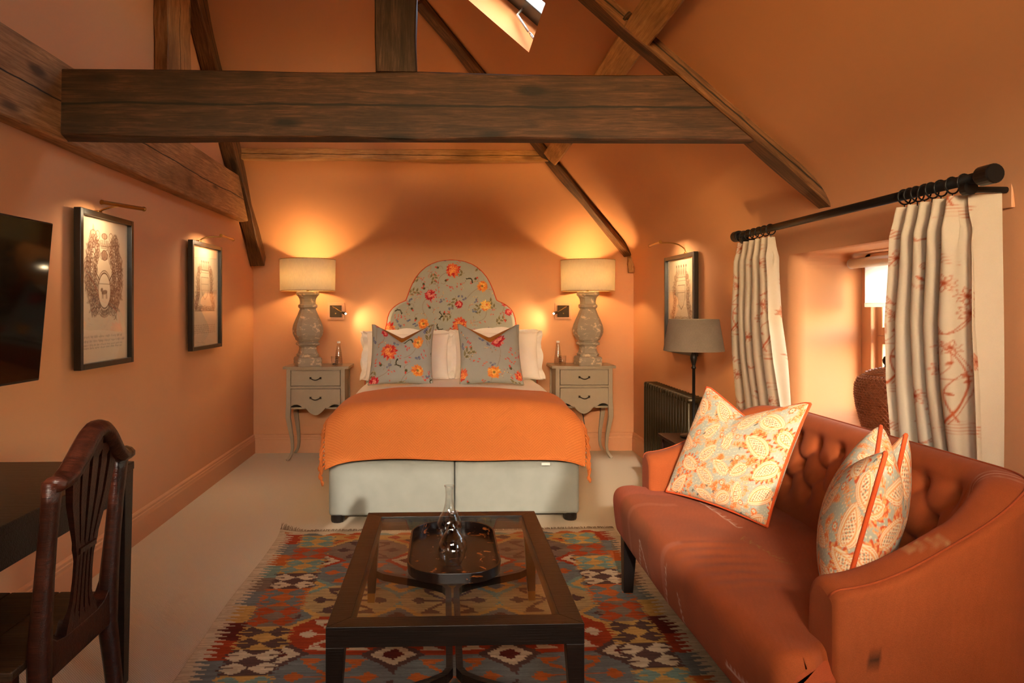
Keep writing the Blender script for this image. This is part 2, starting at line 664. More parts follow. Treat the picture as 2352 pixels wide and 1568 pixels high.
# ------------------------------------------------------------------ printed patterns (drawn by code, carried as mesh colours)
class Canvas:
    """a flat print measured in metres; origin lower left"""
    def __init__(self, w, h, ppm, bg):
        self.w, self.h, self.s = w, h, ppm
        self.W, self.H = int(w * ppm) + 1, int(h * ppm) + 1
        self.a = np.empty((self.H, self.W, 3))
        self.a[:] = srgb(*bg)
    def win(self, x0, x1, y0, y1):
        i0, i1 = max(0, int(x0 * self.s)), min(self.W, int(x1 * self.s) + 2)
        j0, j1 = max(0, int(y0 * self.s)), min(self.H, int(y1 * self.s) + 2)
        if i0 >= i1 or j0 >= j1:
            return None
        Y, X = np.mgrid[j0:j1, i0:i1] / self.s
        return (slice(j0, j1), slice(i0, i1)), X, Y
    def put(self, sl, d, col, alpha=1.0):
        """d: signed distance (negative inside)"""
        m = np.clip(0.5 - d * self.s, 0, 1)[..., None] * alpha
        self.a[sl] = self.a[sl] * (1 - m) + np.array(srgb(*col)) * m
    def ellipse(self, cx, cy, ra, rb, rot, col, alpha=1.0):
        q = max(ra, rb)
        w = self.win(cx - q, cx + q, cy - q, cy + q)
        if w is None: return
        sl, X, Y = w
        c, s = math.cos(rot), math.sin(rot)
        x, y = (X - cx) * c + (Y - cy) * s, -(X - cx) * s + (Y - cy) * c
        self.put(sl, (np.hypot(x / ra, y / rb) - 1) * min(ra, rb), col, alpha)
    def ring(self, cx, cy, ra, rb, rot, wid, col, alpha=1.0):
        q = max(ra, rb) + wid
        w = self.win(cx - q, cx + q, cy - q, cy + q)
        if w is None: return
        sl, X, Y = w
        c, s = math.cos(rot), math.sin(rot)
        x, y = (X - cx) * c + (Y - cy) * s, -(X - cx) * s + (Y - cy) * c
        self.put(sl, np.abs((np.hypot(x / ra, y / rb) - 1) * min(ra, rb)) - wid / 2, col, alpha)
    def leaf(self, cx, cy, L, wd, rot, col, vein=None, alpha=1.0):
        w = self.win(cx - L, cx + L, cy - L, cy + L)
        if w is None: return
        sl, X, Y = w
        c, s = math.cos(rot), math.sin(rot)
        x, y = (X - cx) * c + (Y - cy) * s, -(X - cx) * s + (Y - cy) * c
        t = np.clip(x / L + 0.5, 0, 1)
        half = wd * np.sin(np.pi * t ** 0.85) * 0.5
        d = np.where((x > -L / 2) & (x < L / 2), np.abs(y) - half, 1.0)
        self.put(sl, d, col, alpha)
        if vein:
            self.put(sl, np.where((x > -L / 2) & (x < L * 0.35), np.abs(y) - 0.0007, 1.0), vein, 0.8)
            self.put(sl, np.where(d < 0, np.abs(np.mod(x - np.abs(y) * 0.8, L / 5) - L / 10) - 0.0006, 1.0), vein, 0.55)
    def line(self, pts, wid, col, alpha=1.0, taper=False):
        P = np.asarray(pts, float)
        w = self.win(P[:, 0].min() - wid, P[:, 0].max() + wid, P[:, 1].min() - wid, P[:, 1].max() + wid)
        if w is None: return
        sl, X, Y = w
        best = np.full(X.shape, 9.0)
        n = len(P) - 1
        for i in range(n):
            (ax, ay), (bx, by) = P[i], P[i + 1]
            dx, dy = bx - ax, by - ay
            L2 = dx * dx + dy * dy + 1e-12
            t = np.clip(((X - ax) * dx + (Y - ay) * dy) / L2, 0, 1)
            d = np.hypot(X - ax - t * dx, Y - ay - t * dy)
            ww = wid / 2 * (1 - 0.75 * (i + t) / n) if taper else wid / 2
            best = np.minimum(best, d - ww)
        self.put(sl, best, col, alpha)
    def bloom(self, cx, cy, r, cols, n, seed, full=True):
        """ruffled flower head, petal over petal: toothed outer ring, streaked heart set off centre"""
        g = random.Random(seed)
        ang = g.uniform(0, 6.28)
        ox, oy = cx - 0.22 * r * math.cos(ang), cy - 0.22 * r * math.sin(ang)
        for ring, (rad, L, wd, m) in enumerate(((0.70, 0.60, 0.36, 15), (0.52, 0.60, 0.42, 12), (0.30, 0.50, 0.40, 9))):
            for k in range(m):
                a = 2 * math.pi * (k + g.uniform(-0.3, 0.3)) / m + ring
                s_ = 1 + 0.28 * math.cos(a - ang) + g.uniform(-0.12, 0.12)
                px, py = ox + math.cos(a) * r * rad * s_, oy + math.sin(a) * r * rad * s_
                col = cols[(0, 0, 2)[ring]] if g.random() < 0.62 else cols[1 if g.random() < 0.7 else 2]
                self.leaf(px, py, r * L * s_, r * wd, a + g.uniform(-0.3, 0.3), col)
                if g.random() < 0.75:
                    self.leaf(px + math.cos(a) * r * 0.10, py + math.sin(a) * r * 0.10, r * L * 0.7, r * wd * 0.22, a, cols[1], None, 0.85)
        self.ellipse(ox, oy, r * 0.30, r * 0.26, ang, cols[2], 0.9)
        for k in range(7):
            a = g.uniform(0, 6.28)
            self.leaf(ox + math.cos(a) * r * 0.2, oy + math.sin(a) * r * 0.2, r * 0.26, r * 0.08, a, cols[1], None, 0.8)
    def sample(self, u, v):
        """bilinear colours at metric positions"""
        x = np.clip(np.asarray(u) * self.s, 0, self.W - 1.001)
        y = np.clip(np.asarray(v) * self.s, 0, self.H - 1.001)
        i, j = x.astype(int), y.astype(int)
        i = np.minimum(i, self.W - 2); j = np.minimum(j, self.H - 2)
        fx, fy = (x - i)[..., None], (y - j)[..., None]
        A = self.a
        return (A[j, i] * (1 - fx) + A[j, i + 1] * fx) * (1 - fy) + (A[j + 1, i] * (1 - fx) + A[j + 1, i + 1] * fx) * fy

ORANGE = ((238, 138, 66), (214, 70, 44), (248, 176, 96))
CORAL = ((232, 116, 70), (206, 52, 50), (246, 160, 84))
RED = ((206, 54, 58), (168, 28, 44), (236, 150, 130))
GOLD = ((236, 150, 60), (222, 110, 50), (250, 190, 90))
OLIVE, STEM, CREAM, INK = (84, 82, 50), (138, 112, 78), (226, 206, 160), (58, 58, 40)

def curve(p0, p1, bend, n=14):
    (x0, y0), (x1, y1) = p0, p1
    dx, dy = x1 - x0, y1 - y0
    return [(x0 + dx * t - dy * bend * math.sin(math.pi * t), y0 + dy * t + dx * bend * math.sin(math.pi * t)) for t in np.linspace(0, 1, n)]

def floral(w, h, ppm, blooms, seed, bg=(172, 170, 154)):
    """chintz: scattered blooms (x, y, r, palette) with leaves, sprigs, buds and blue florets"""
    c = Canvas(w, h, ppm, bg)
    g = random.Random(seed)
    taken = [(x, y, r) for x, y, r, _ in blooms]
    def free(x, y, r):
        return all(math.hypot(x - a, y - b) > r + q for a, b, q in taken)
    for x, y, r, p in blooms:                                      # stems first, under everything
        a = g.uniform(-2.6, -0.6)
        e = (x + math.cos(a) * r * 3.6, y + math.sin(a) * r * 3.6)
        c.line(curve((x, y), e, g.uniform(-0.35, 0.35)), 0.0028, STEM, 0.9)
    tries = 0
    n = int(w * h * 170)
    k = 0
    while k < n and tries < n * 60:
        tries += 1
        x, y = g.uniform(0, w), g.uniform(0, h)
        kind = g.choice('lllppppbccsssm')
        r = {'l': 0.042, 'p': 0.026, 'b': 0.020, 'c': 0.018, 's': 0.040, 'm': 0.05}[kind]
        if not free(x, y, r * 0.62):
            continue
        taken.append((x, y, r * 0.55))
        k += 1
        a = g.uniform(0, 6.28)
        if kind == 'l':                                             # leafy sprig
            e = (x + math.cos(a) * 0.075, y + math.sin(a) * 0.075)
            cv = curve((x, y), e, 0.25)
            c.line(cv, 0.0024, STEM)
            for i in range(3, 14, 5):
                for s in (-1, 1):
                    px, py = cv[i]
                    b = a + s * 0.8
                    c.leaf(px + math.cos(b) * 0.022, py + math.sin(b) * 0.022, 0.046, 0.020, b, CREAM, None, 0.8)
                    c.leaf(px + math.cos(b) * 0.022, py + math.sin(b) * 0.022, 0.042, 0.017, b, OLIVE, CREAM)
        elif kind == 'p':                                           # loose red petals
            for i in range(g.randint(3, 6)):
                b = a + g.uniform(-0.5, 0.5)
                c.leaf(x + g.uniform(-0.026, 0.026), y + g.uniform(-0.026, 0.026), g.uniform(0.014, 0.026), 0.007, b, g.choice([(214, 76, 52), (226, 104, 66), (206, 60, 56)]))
        elif kind == 'b':                                           # bud
            c.line(curve((x, y), (x + math.cos(a) * 0.05, y + math.sin(a) * 0.05), 0.4), 0.002, STEM)
            c.ellipse(x, y, 0.013, 0.010, a, OLIVE)
            c.leaf(x - math.cos(a) * 0.014, y - math.sin(a) * 0.014, 0.024, 0.013, a, (212, 70, 52))
        elif kind == 'c':                                           # blue florets
            for i in range(4):
                fx, fy = x + g.uniform(-0.018, 0.018), y + g.uniform(-0.013, 0.013)
                for j in range(5):
                    c.ellipse(fx + 0.0045 * math.cos(j * 1.257), fy + 0.0045 * math.sin(j * 1.257), 0.0036, 0.003, 0, g.choice([(66, 92, 142), (86, 118, 160), (62, 76, 118)]))
                c.ellipse(fx, fy, 0.002, 0.002, 0, (236, 190, 90))
        elif kind == 's':                                           # fine sprig with dots
            cv = curve((x, y), (x + math.cos(a) * 0.075, y + math.sin(a) * 0.075), 0.3)
            c.line(cv, 0.0018, (160, 128, 92), 0.9)
            for q in cv[2::2]:
                c.ellipse(q[0] + g.uniform(-0.008, 0.008), q[1] + g.uniform(-0.008, 0.008), 0.0036, 0.0028, 0, g.choice([(226, 122, 70), (240, 190, 110), (112, 104, 70), (214, 84, 60)]))
        else:                                                       # dark mossy branch
            cv = curve((x, y), (x + math.cos(a) * 0.06, y + math.sin(a) * 0.06), 0.4)
            c.line(cv, 0.013, (240, 226, 190), 0.6)
            c.line(cv, 0.010, INK)
            for q in cv[::3]:
                c.ellipse(q[0] + g.uniform(-.008, .008), q[1] + g.uniform(-.008, .008), 0.006, 0.004, a, INK)
    for i, (x, y, r, p) in enumerate(blooms):
        c.bloom(x, y, r, p, 9 + i % 4, seed * 31 + i)
        if p is GOLD:
            c.ellipse(x, y, r * 0.2, r * 0.2, 0, (150, 120, 60))
    return c

def paisley(w, h, ppm, seed):
    """duck-egg ground crowded with orange paisley drops, rosettes and speckle"""
    c = Canvas(w, h, ppm, (176, 176, 158))
    g = random.Random(seed)
    OR, PE, CR, DK, RD = (226, 122, 62), (236, 172, 104), (238, 222, 182), (84, 84, 78), (214, 92, 48)
    # speckled undergrowth
    rg = np.random.RandomState(seed)
    Y, X = np.mgrid[0:c.H, 0:c.W] / c.s
    f = np.zeros_like(X)
    for k in range(26):
        a = rg.rand() * 6.28; q = rg.uniform(60, 210)
        f += np.sin(X * q * math.cos(a) + Y * q * math.sin(a) + rg.rand() * 6.28)
    hi = np.zeros_like(X)
    for k in range(26):
        a = rg.rand() * 6.28; q = rg.uniform(420, 1000)
        hi += np.sin(X * q * math.cos(a) + Y * q * math.sin(a) + rg.rand() * 6.28)
    m = np.clip((f + hi * 0.55 - 0.2) / 2.2, 0, 1)[..., None] * 0.9
    c.a = c.a * (1 - m) + np.array(srgb(*PE)) * m
    m = np.clip((f + hi * 0.8 - 3.4) / 1.4, 0, 1)[..., None]
    c.a = c.a * (1 - m) + np.array(srgb(*OR)) * m
    m = np.clip((hi * 1.0 - 4.4) / 1.4, 0, 1)[..., None] * 0.8
    c.a = c.a * (1 - m) + np.array(srgb(*CR)) * m
    def drop(cx, cy, L, rot, bold):
        wd = L * 0.42
        w_ = c.win(cx - L, cx + L, cy - L, cy + L)
        if w_ is None: return
        sl, XX, YY = w_
        co, si = math.cos(rot), math.sin(rot)
        x, y = (XX - cx) * co + (YY - cy) * si, -(XX - cx) * si + (YY - cy) * co
        t = np.clip(x / L + 0.5, 0, 1)
        y2 = y - 0.20 * L * (t ** 2.2) + 0.05 * L              # the tip hooks over
        half = wd * np.sqrt(np.clip(t * 1.02, 0, 1)) * (1 - t) ** 0.75 * 1.25
        d = np.where((x > -L / 2) & (x < L / 2), np.abs(y2) - half, np.hypot(np.abs(x) - L / 2, y2) + 0.002)
        if bold:
            th = np.arctan2(y2, x)
            c.put(sl, d - 0.016 - 0.007 * np.sin(th * 13), RD)
            c.put(sl, d - 0.011 - 0.004 * np.sin(th * 13 + 1), PE)
        for off, col in ((0.0085, OR), (0.0068, CR), (0.0035, OR), (0.0018, CR), (-0.002, PE), (-0.0045, OR), (-0.006, CR)):
            c.put(sl, d - off, col)
        k = np.sin(x * 620) * np.sin(y * 620)
        c.put(sl, np.where(d < -0.007, (0.25 - k) * 0.004, 1), OR)
        c.put(sl, np.where(d < -0.011, (0.45 - np.sin(x * 420 + 2) * np.sin(y2 * 500)) * 0.004, 1), DK, 0.75)
    pts = []
    n = 0
    while n < 4000 and len(pts) < int(w * h * 120):
        n += 1
        x, y = g.uniform(0.02, w - 0.02), g.uniform(0.02, h - 0.02)
        if all(math.hypot(x - a, y - b) > 0.078 for a, b in pts):
            pts.append((x, y))
    for i, (x, y) in enumerate(pts):
        drop(x, y, g.uniform(0.066, 0.105), g.choice([0.6, 2.4, -0.5, 3.6, 1.3, -1.4]), i % 4 == 0)
    for i in range(int(w * h * 330)):
        x, y = g.uniform(0, w), g.uniform(0, h)
        if any(math.hypot(x - a, y - b) < 0.036 for a, b in pts): continue
        if g.random() < 0.5:
            r = g.uniform(0.006, 0.010)
            for j in range(7):
                c.ellipse(x + r * math.cos(j * 0.898), y + r * math.sin(j * 0.898), r * 0.42, r * 0.36, 0, OR)
            c.ellipse(x, y, r * 0.72, r * 0.72, 0, CR); c.ellipse(x, y, r * 0.36, r * 0.36, 0, (150, 150, 130))
        else:
            a = g.uniform(0, 6.28)
            c.leaf(x, y, 0.016, 0.0055, a, DK, None, 0.9)
            c.leaf(x + 0.005, y + 0.004, 0.012, 0.0045, a + 1.0, DK, None, 0.9)
    return c

def toile(w, h, ppm, seed):
    """cream linen with rust line-drawn trees, leafy birds and flower stems in half-drop repeat"""
    c = Canvas(w, h, ppm, (208, 189, 162))
    K, K2 = (180, 88, 48), (160, 70, 36)
    def petal_flower(x, y, r, n=8, fill=False):
        for j in range(n):
            a = 2 * math.pi * j / n
            px, py = x + math.cos(a) * r * 0.58, y + math.sin(a) * r * 0.58
            if fill: c.leaf(px, py, r * 0.9, r * 0.44, a, (196, 112, 72), None, 0.6)
            l1 = [(x + math.cos(a) * r * 0.15, y + math.sin(a) * r * 0.15), (px - math.sin(a) * r * 0.2, py + math.cos(a) * r * 0.2), (x + math.cos(a) * r, y + math.sin(a) * r), (px + math.sin(a) * r * 0.2, py - math.cos(a) * r * 0.2), (x + math.cos(a) * r * 0.15, y + math.sin(a) * r * 0.15)]
            c.line(l1, 0.0022, K)
        c.ellipse(x, y, r * 0.18, r * 0.18, 0, K2)
    def tree(x, y):
        t1 = curve((x, y), (x + 0.03, y + 0.36), 0.22)
        c.line(t1, 0.008, K, taper=True); c.line([(a - 0.012, b) for a, b in t1], 0.0026, K)
        t2 = curve((x - 0.035, y + 0.01), (x - 0.11, y + 0.24), -0.25)
        c.line(t2, 0.0055, K, taper=True)
        for k in range(5):
            c.line(curve((x - 0.14 + k * 0.008, y - 0.004 - 0.010 * k), (x + 0.13 - k * 0.02, y - 0.03 - 0.006 * k), 0.10), 0.0032, K, taper=True)
        for i, (dx, dy, r) in enumerate(((0.03, 0.36, .036), (-0.03, 0.30, .032), (0.085, 0.30, .034), (-0.11, 0.25, .034), (0.10, 0.21, .030))):
            petal_flower(x + dx, y + dy, r, 7, i % 3 == 0)
            c.line(curve((x + 0.01, y + 0.18), (x + dx, y + dy - r * 0.8), 0.15), 0.0022, K)
        for k in range(10):
            c.leaf(x - 0.02 + 0.07 * math.sin(k * 1.9), y + 0.12 + 0.024 * k, 0.026, 0.012, 0.5 + k, K, None, 0.9)
    def bird(x, y):
        for k in range(8):
            a = -0.5 + k * 0.22
            c.line([(x, y), (x + math.cos(a) * 0.06, y + math.sin(a) * 0.045 + 0.02), (x + math.cos(a) * 0.078, y + math.sin(a) * 0.07 + 0.012), (x + math.cos(a) * 0.05, y + math.sin(a) * 0.05 - 0.004), (x, y)], 0.0026, K)
        for k in range(4):
            c.line(curve((x - 0.01, y - 0.005 * k), (x - 0.09, y - 0.04 - 0.013 * k), 0.2), 0.0045, K, taper=True)
        c.line(curve((x, y), (x - 0.02, y - 0.085), -0.2), 0.0036, K)
    def stems(x, y):
        for k, (dx, dy) in enumerate(((-0.055, 0.12), (0.0, 0.17), (0.055, 0.11), (0.085, 0.05), (-0.06, 0.055))):
            c.line(curve((x, y - 0.03), (x + dx, y + dy), 0.18 if dx < 0 else -0.18), 0.0032, K)
            petal_flower(x + dx, y + dy, 0.036, 9)
    def sprig(x, y):
        for k in range(4):
            c.line(curve((x - 0.05 + 0.008 * k, y - 0.010 * k), (x + 0.05 - 0.006 * k, y - 0.006 * k), -0.14), 0.0032, K, taper=True)
        c.line(curve((x, y), (x + 0.004, y + 0.055), 0.1), 0.003, K)
        c.ring(x + 0.004, y + 0.066, 0.014, 0.013, 0, 0.0022, K); c.ring(x + 0.004, y + 0.066, 0.007, 0.006, 0, 0.0022, K)
        for s in (-1, 1):
            c.leaf(x + s * 0.016, y + 0.016, 0.034, 0.012, 1.57 - s * 0.8, K)
    RX, RY = 0.58, 0.84
    for i in range(-1, int(w / RX) + 2):
        off = 0.0 if i % 2 == 0 else 0.12
        for j in range(-1, int(h / RY) + 2):
            x, y = i * RX + 0.17, j * RY + off + 0.10 + TOILE_SHIFT
            tree(x, y + 0.30); bird(x + 0.03, y + 0.16); stems(x - 0.02, y - 0.16)
            sprig(x + 0.24, y + 0.02); stems(x + 0.27, y + 0.22)
    return c
TOILE_SHIFT = 0.0

def armorial(w, h, ppm, kind):
    """aged paper with a sepia pen-and-wash crest over lines of faded script"""
    c = Canvas(w, h, ppm, (218, 196, 166))
    g = random.Random(kind * 17 + 3)
    rg = np.random.RandomState(kind)
    Y, X = np.mgrid[0:c.H, 0:c.W] / c.s
    f = sum(np.sin(X * rg.uniform(4, 30) + Y * rg.uniform(4, 30) + rg.rand() * 6.3) for _ in range(14)) / 14
    c.a *= (1 + 0.10 * f)[..., None]
    K, W_ = (98, 60, 42), (158, 114, 88)
    cx, cy = w / 2, h * 0.60
    def scroll(x, y, r, a0, turns=1.4, s=1, wd=0.0034, col=K):
        pts = [(x + r * (1 - t * 0.82) * math.cos(a0 + s * t * turns * 6.28), y + r * (1 - t * 0.82) * math.sin(a0 + s * t * turns * 6.28)) for t in np.linspace(0, 1, 26)]
        c.line(pts, wd, col)
    def shade(x, y, r, n=6):
        for k in range(n):
            a = g.uniform(0.4, 1.2)
            c.line([(x + g.uniform(-r, r), y + g.uniform(-r, r)), (x + g.uniform(-r, r), y + g.uniform(-r, r))], 0.0022, K, 0.6)
    def crown(x, y, s):
        c.line([(x - s, y), (x + s, y)], 0.005, K); c.line([(x - s, y - s * 0.25), (x + s, y - s * 0.25)], 0.003, K)
        for k in range(5):
            px = x - s + k * s / 2
            c.line([(px - s * 0.2, y), (px, y + s * 0.75), (px + s * 0.2, y)], 0.003, K)
            c.ellipse(px, y + s * 0.82, s * 0.11, s * 0.11, 0, K)
            c.leaf(px, y + s * 0.3, s * 0.6, s * 0.18, 1.57, W_, None, 0.6)
    if kind == 1:
        hw, hh = w * 0.36, h * 0.27
        for sx in (-1, 1):
            for k in range(15):                                        # mantling curls down both flanks
                t = k / 14
                x = cx + sx * hw * (0.42 + 0.50 * math.sin(math.pi * (0.12 + 0.8 * t)))
                y = cy + hh * (1.0 - 1.95 * t)
                r = w * g.uniform(0.06, 0.085)
                c.ellipse(x, y, r * 0.9, r * 0.8, 0, W_, 0.32)
                scroll(x, y, r, g.uniform(0, 6), 1.5, sx)
                scroll(x - sx * r * 0.9, y + r * 0.3, r * 0.7, g.uniform(0, 6), 1.3, -sx)
                for q in range(3):
                    a = g.uniform(0, 6.28)
                    c.leaf(x + math.cos(a) * r, y + math.sin(a) * r, r * 1.1, r * 0.4, a, K, None, 0.45)
                shade(x, y, r * 0.8)
            for k in range(13):                                        # inner foliage between the shield and the mantling
                t = k / 12
                x = cx + sx * hw * (0.24 + 0.30 * math.sin(math.pi * (0.1 + 0.8 * t)) + g.uniform(-0.06, 0.06))
                y = cy + hh * (0.85 - 1.55 * t)
                r = w * g.uniform(0.045, 0.07)
                c.ellipse(x, y, r, r * 0.8, g.uniform(0, 3), W_, 0.30)
                scroll(x, y, r, g.uniform(0, 6), 1.6, -sx)
                c.leaf(x, y - r * 0.6, r * 1.5, r * 0.5, g.uniform(0, 3.1), K, None, 0.5)
                shade(x, y, r, 5)
            scroll(cx + sx * w * 0.05, cy + hh * 0.55, w * 0.06, 1.0, 1.2, sx)
            c.line(curve((cx + sx * w * 0.19, cy + hh * 0.12), (cx + sx * w * 0.10, cy - hh * 0.85), -sx * 0.22), 0.007, K)
            c.line(curve((cx + sx * w * 0.23, cy + hh * 0.12), (cx + sx * w * 0.13, cy - hh * 0.9), -sx * 0.22), 0.003, K)
        c.ellipse(cx, cy - hh * 0.38, w * 0.125, h * 0.125, 0, (226, 206, 176))
        c.ring(cx, cy - hh * 0.38, w * 0.125, h * 0.125, 0, 0.005, K); c.ring(cx, cy - hh * 0.38, w * 0.145, h * 0.142, 0, 0.003, K)
        c.line([(cx - w * 0.11, cy - hh * 0.2), (cx + w * 0.11, cy - hh * 0.2)], 0.003, K)
        bx, by = cx, cy - hh * 0.42                                     # a small standing beast on the shield
        c.ellipse(bx, by, w * 0.06, h * 0.016, 0.15, K, 0.75); c.ellipse(bx - w * 0.055, by + h * 0.016, w * 0.024, h * 0.014, 0.5, K, 0.8)
        for k in (-0.045, -0.025, 0.03, 0.048):
            c.line([(bx + w * k, by), (bx + w * k * 1.1, by - h * 0.042)], 0.005, K, 0.85)
        crown(cx, cy + hh * 0.78, w * 0.07)
        c.ellipse(cx, cy + hh * 0.55, w * 0.06, h * 0.035, 0, W_, 0.8); c.ring(cx, cy + hh * 0.55, w * 0.06, h * 0.035, 0, 0.004, K)
        for k in range(5):
            c.line([(cx - w * 0.04 + k * w * 0.02, cy + hh * 0.46), (cx - w * 0.04 + k * w * 0.02, cy + hh * 0.62)], 0.0022, K)
        c.line([(cx, cy + hh * 0.95), (cx, cy + hh * 1.1)], 0.004, K)
        c.ellipse(cx, cy + hh * 1.05, w * 0.055, h * 0.018, 0, W_, 0.7); c.ring(cx, cy + hh * 1.05, w * 0.055, h * 0.02, 0, 0.003, K)
        for k in range(9):
            a = -0.5 - k * 0.27
            scroll(cx + math.cos(a) * w * 0.08, cy - hh * 0.88 + math.sin(a) * h * 0.03, w * 0.035, a, 1.2)
        ly = (0.175, 0.145, 0.118, 0.098)
    else:
        hh = h * (0.23 if kind == 2 else 0.27)
        for sx in (-1, 1):
            c.line(curve((cx + sx * w * 0.30, cy - hh), (cx + sx * w * 0.20, cy + hh * 0.7), sx * 0.14), 0.006, K)
            c.line(curve((cx + sx * w * 0.34, cy - hh), (cx + sx * w * 0.26, cy + hh * 0.55), sx * 0.10), 0.003, K)
            for k in range(9):
                t = k / 8
                x, y = cx + sx * w * (0.18 + 0.13 * t + 0.03 * math.sin(7 * t)), cy + hh * (0.75 - 1.6 * t)
                r = w * (0.05 + 0.025 * g.random())
                c.ellipse(x, y, r * 0.8, r * 1.1, 0, W_, 0.38)
                scroll(x, y, r, g.uniform(0, 6), 1.4, sx)
                c.leaf(x + sx * r, y, r * 1.4, r * 0.45, g.uniform(0, 3), K, None, 0.4)
                shade(x, y, r, 5)
            c.ellipse(cx + sx * w * 0.22, cy + hh * 0.72, w * 0.04, h * 0.025, 0, W_, 0.8); c.ring(cx + sx * w * 0.22, cy + hh * 0.72, w * 0.04, h * 0.025, 0, 0.003, K)
        sh = [(cx - w * 0.13, cy + hh * 0.40), (cx + w * 0.13, cy + hh * 0.40), (cx + w * 0.13, cy - hh * 0.15), (cx + w * 0.08, cy - hh * 0.42), (cx, cy - hh * 0.58), (cx - w * 0.08, cy - hh * 0.42), (cx - w * 0.13, cy - hh * 0.15), (cx - w * 0.13, cy + hh * 0.40)]
        c.line(sh, 0.005, K)
        for k in range(5):
            xx = cx - w * 0.10 + k * w * 0.05
            c.line([(xx, cy + hh * 0.36), (xx, cy - hh * 0.2)], 0.006, W_, 0.8)
        c.line([(cx - w * 0.13, cy + hh * 0.1), (cx + w * 0.13, cy + hh * 0.1)], 0.003, K)
        crown(cx, cy + hh * 0.72, w * (0.13 if kind == 2 else 0.17))
        if kind == 3:
            for k in range(7):
                c.leaf(cx - w * 0.15 + k * w * 0.05, cy + hh * 0.98, 0.06, 0.016, 1.57, K, None, 0.55)
        for k in range(16):
            x = cx - w * 0.32 + k * w * 0.043
            scroll(x, cy - hh * 0.95, w * 0.03, k, 1.3, 1 if k % 2 else -1)
            shade(x, cy - hh * 1.0, w * 0.03, 4)
        c.line([(cx - w * 0.36, cy - hh * 1.08), (cx + w * 0.36, cy - hh * 1.08)], 0.006, K, 0.8)
        for k in range(40):
            x = cx + g.uniform(-0.34, 0.34) * w
            c.line([(x, cy - hh * 1.06), (x + 0.004, cy - hh * g.uniform(0.85, 1.0))], 0.002, K, 0.6)
        ly = (0.205, 0.185, 0.166, 0.147, 0.128)
    for i, y in enumerate(ly):                                       # faded handwriting
        x = w * 0.09
        big = kind == 1 and i < 2
        while x < w * 0.88:
            L = g.uniform(0.02, 0.06)
            pts = [(x + t * L, y * h + (0.007 if big else 0.004) * math.sin(t * 40 * L / 0.03 + i) * g.uniform(0.4, 1.2) + (0.004 if g.random() < 0.15 else 0)) for t in np.linspace(0, 1, 22)]
            c.line(pts, 0.0020, (132, 108, 92), 0.72)
            x += L + 0.009
    return c

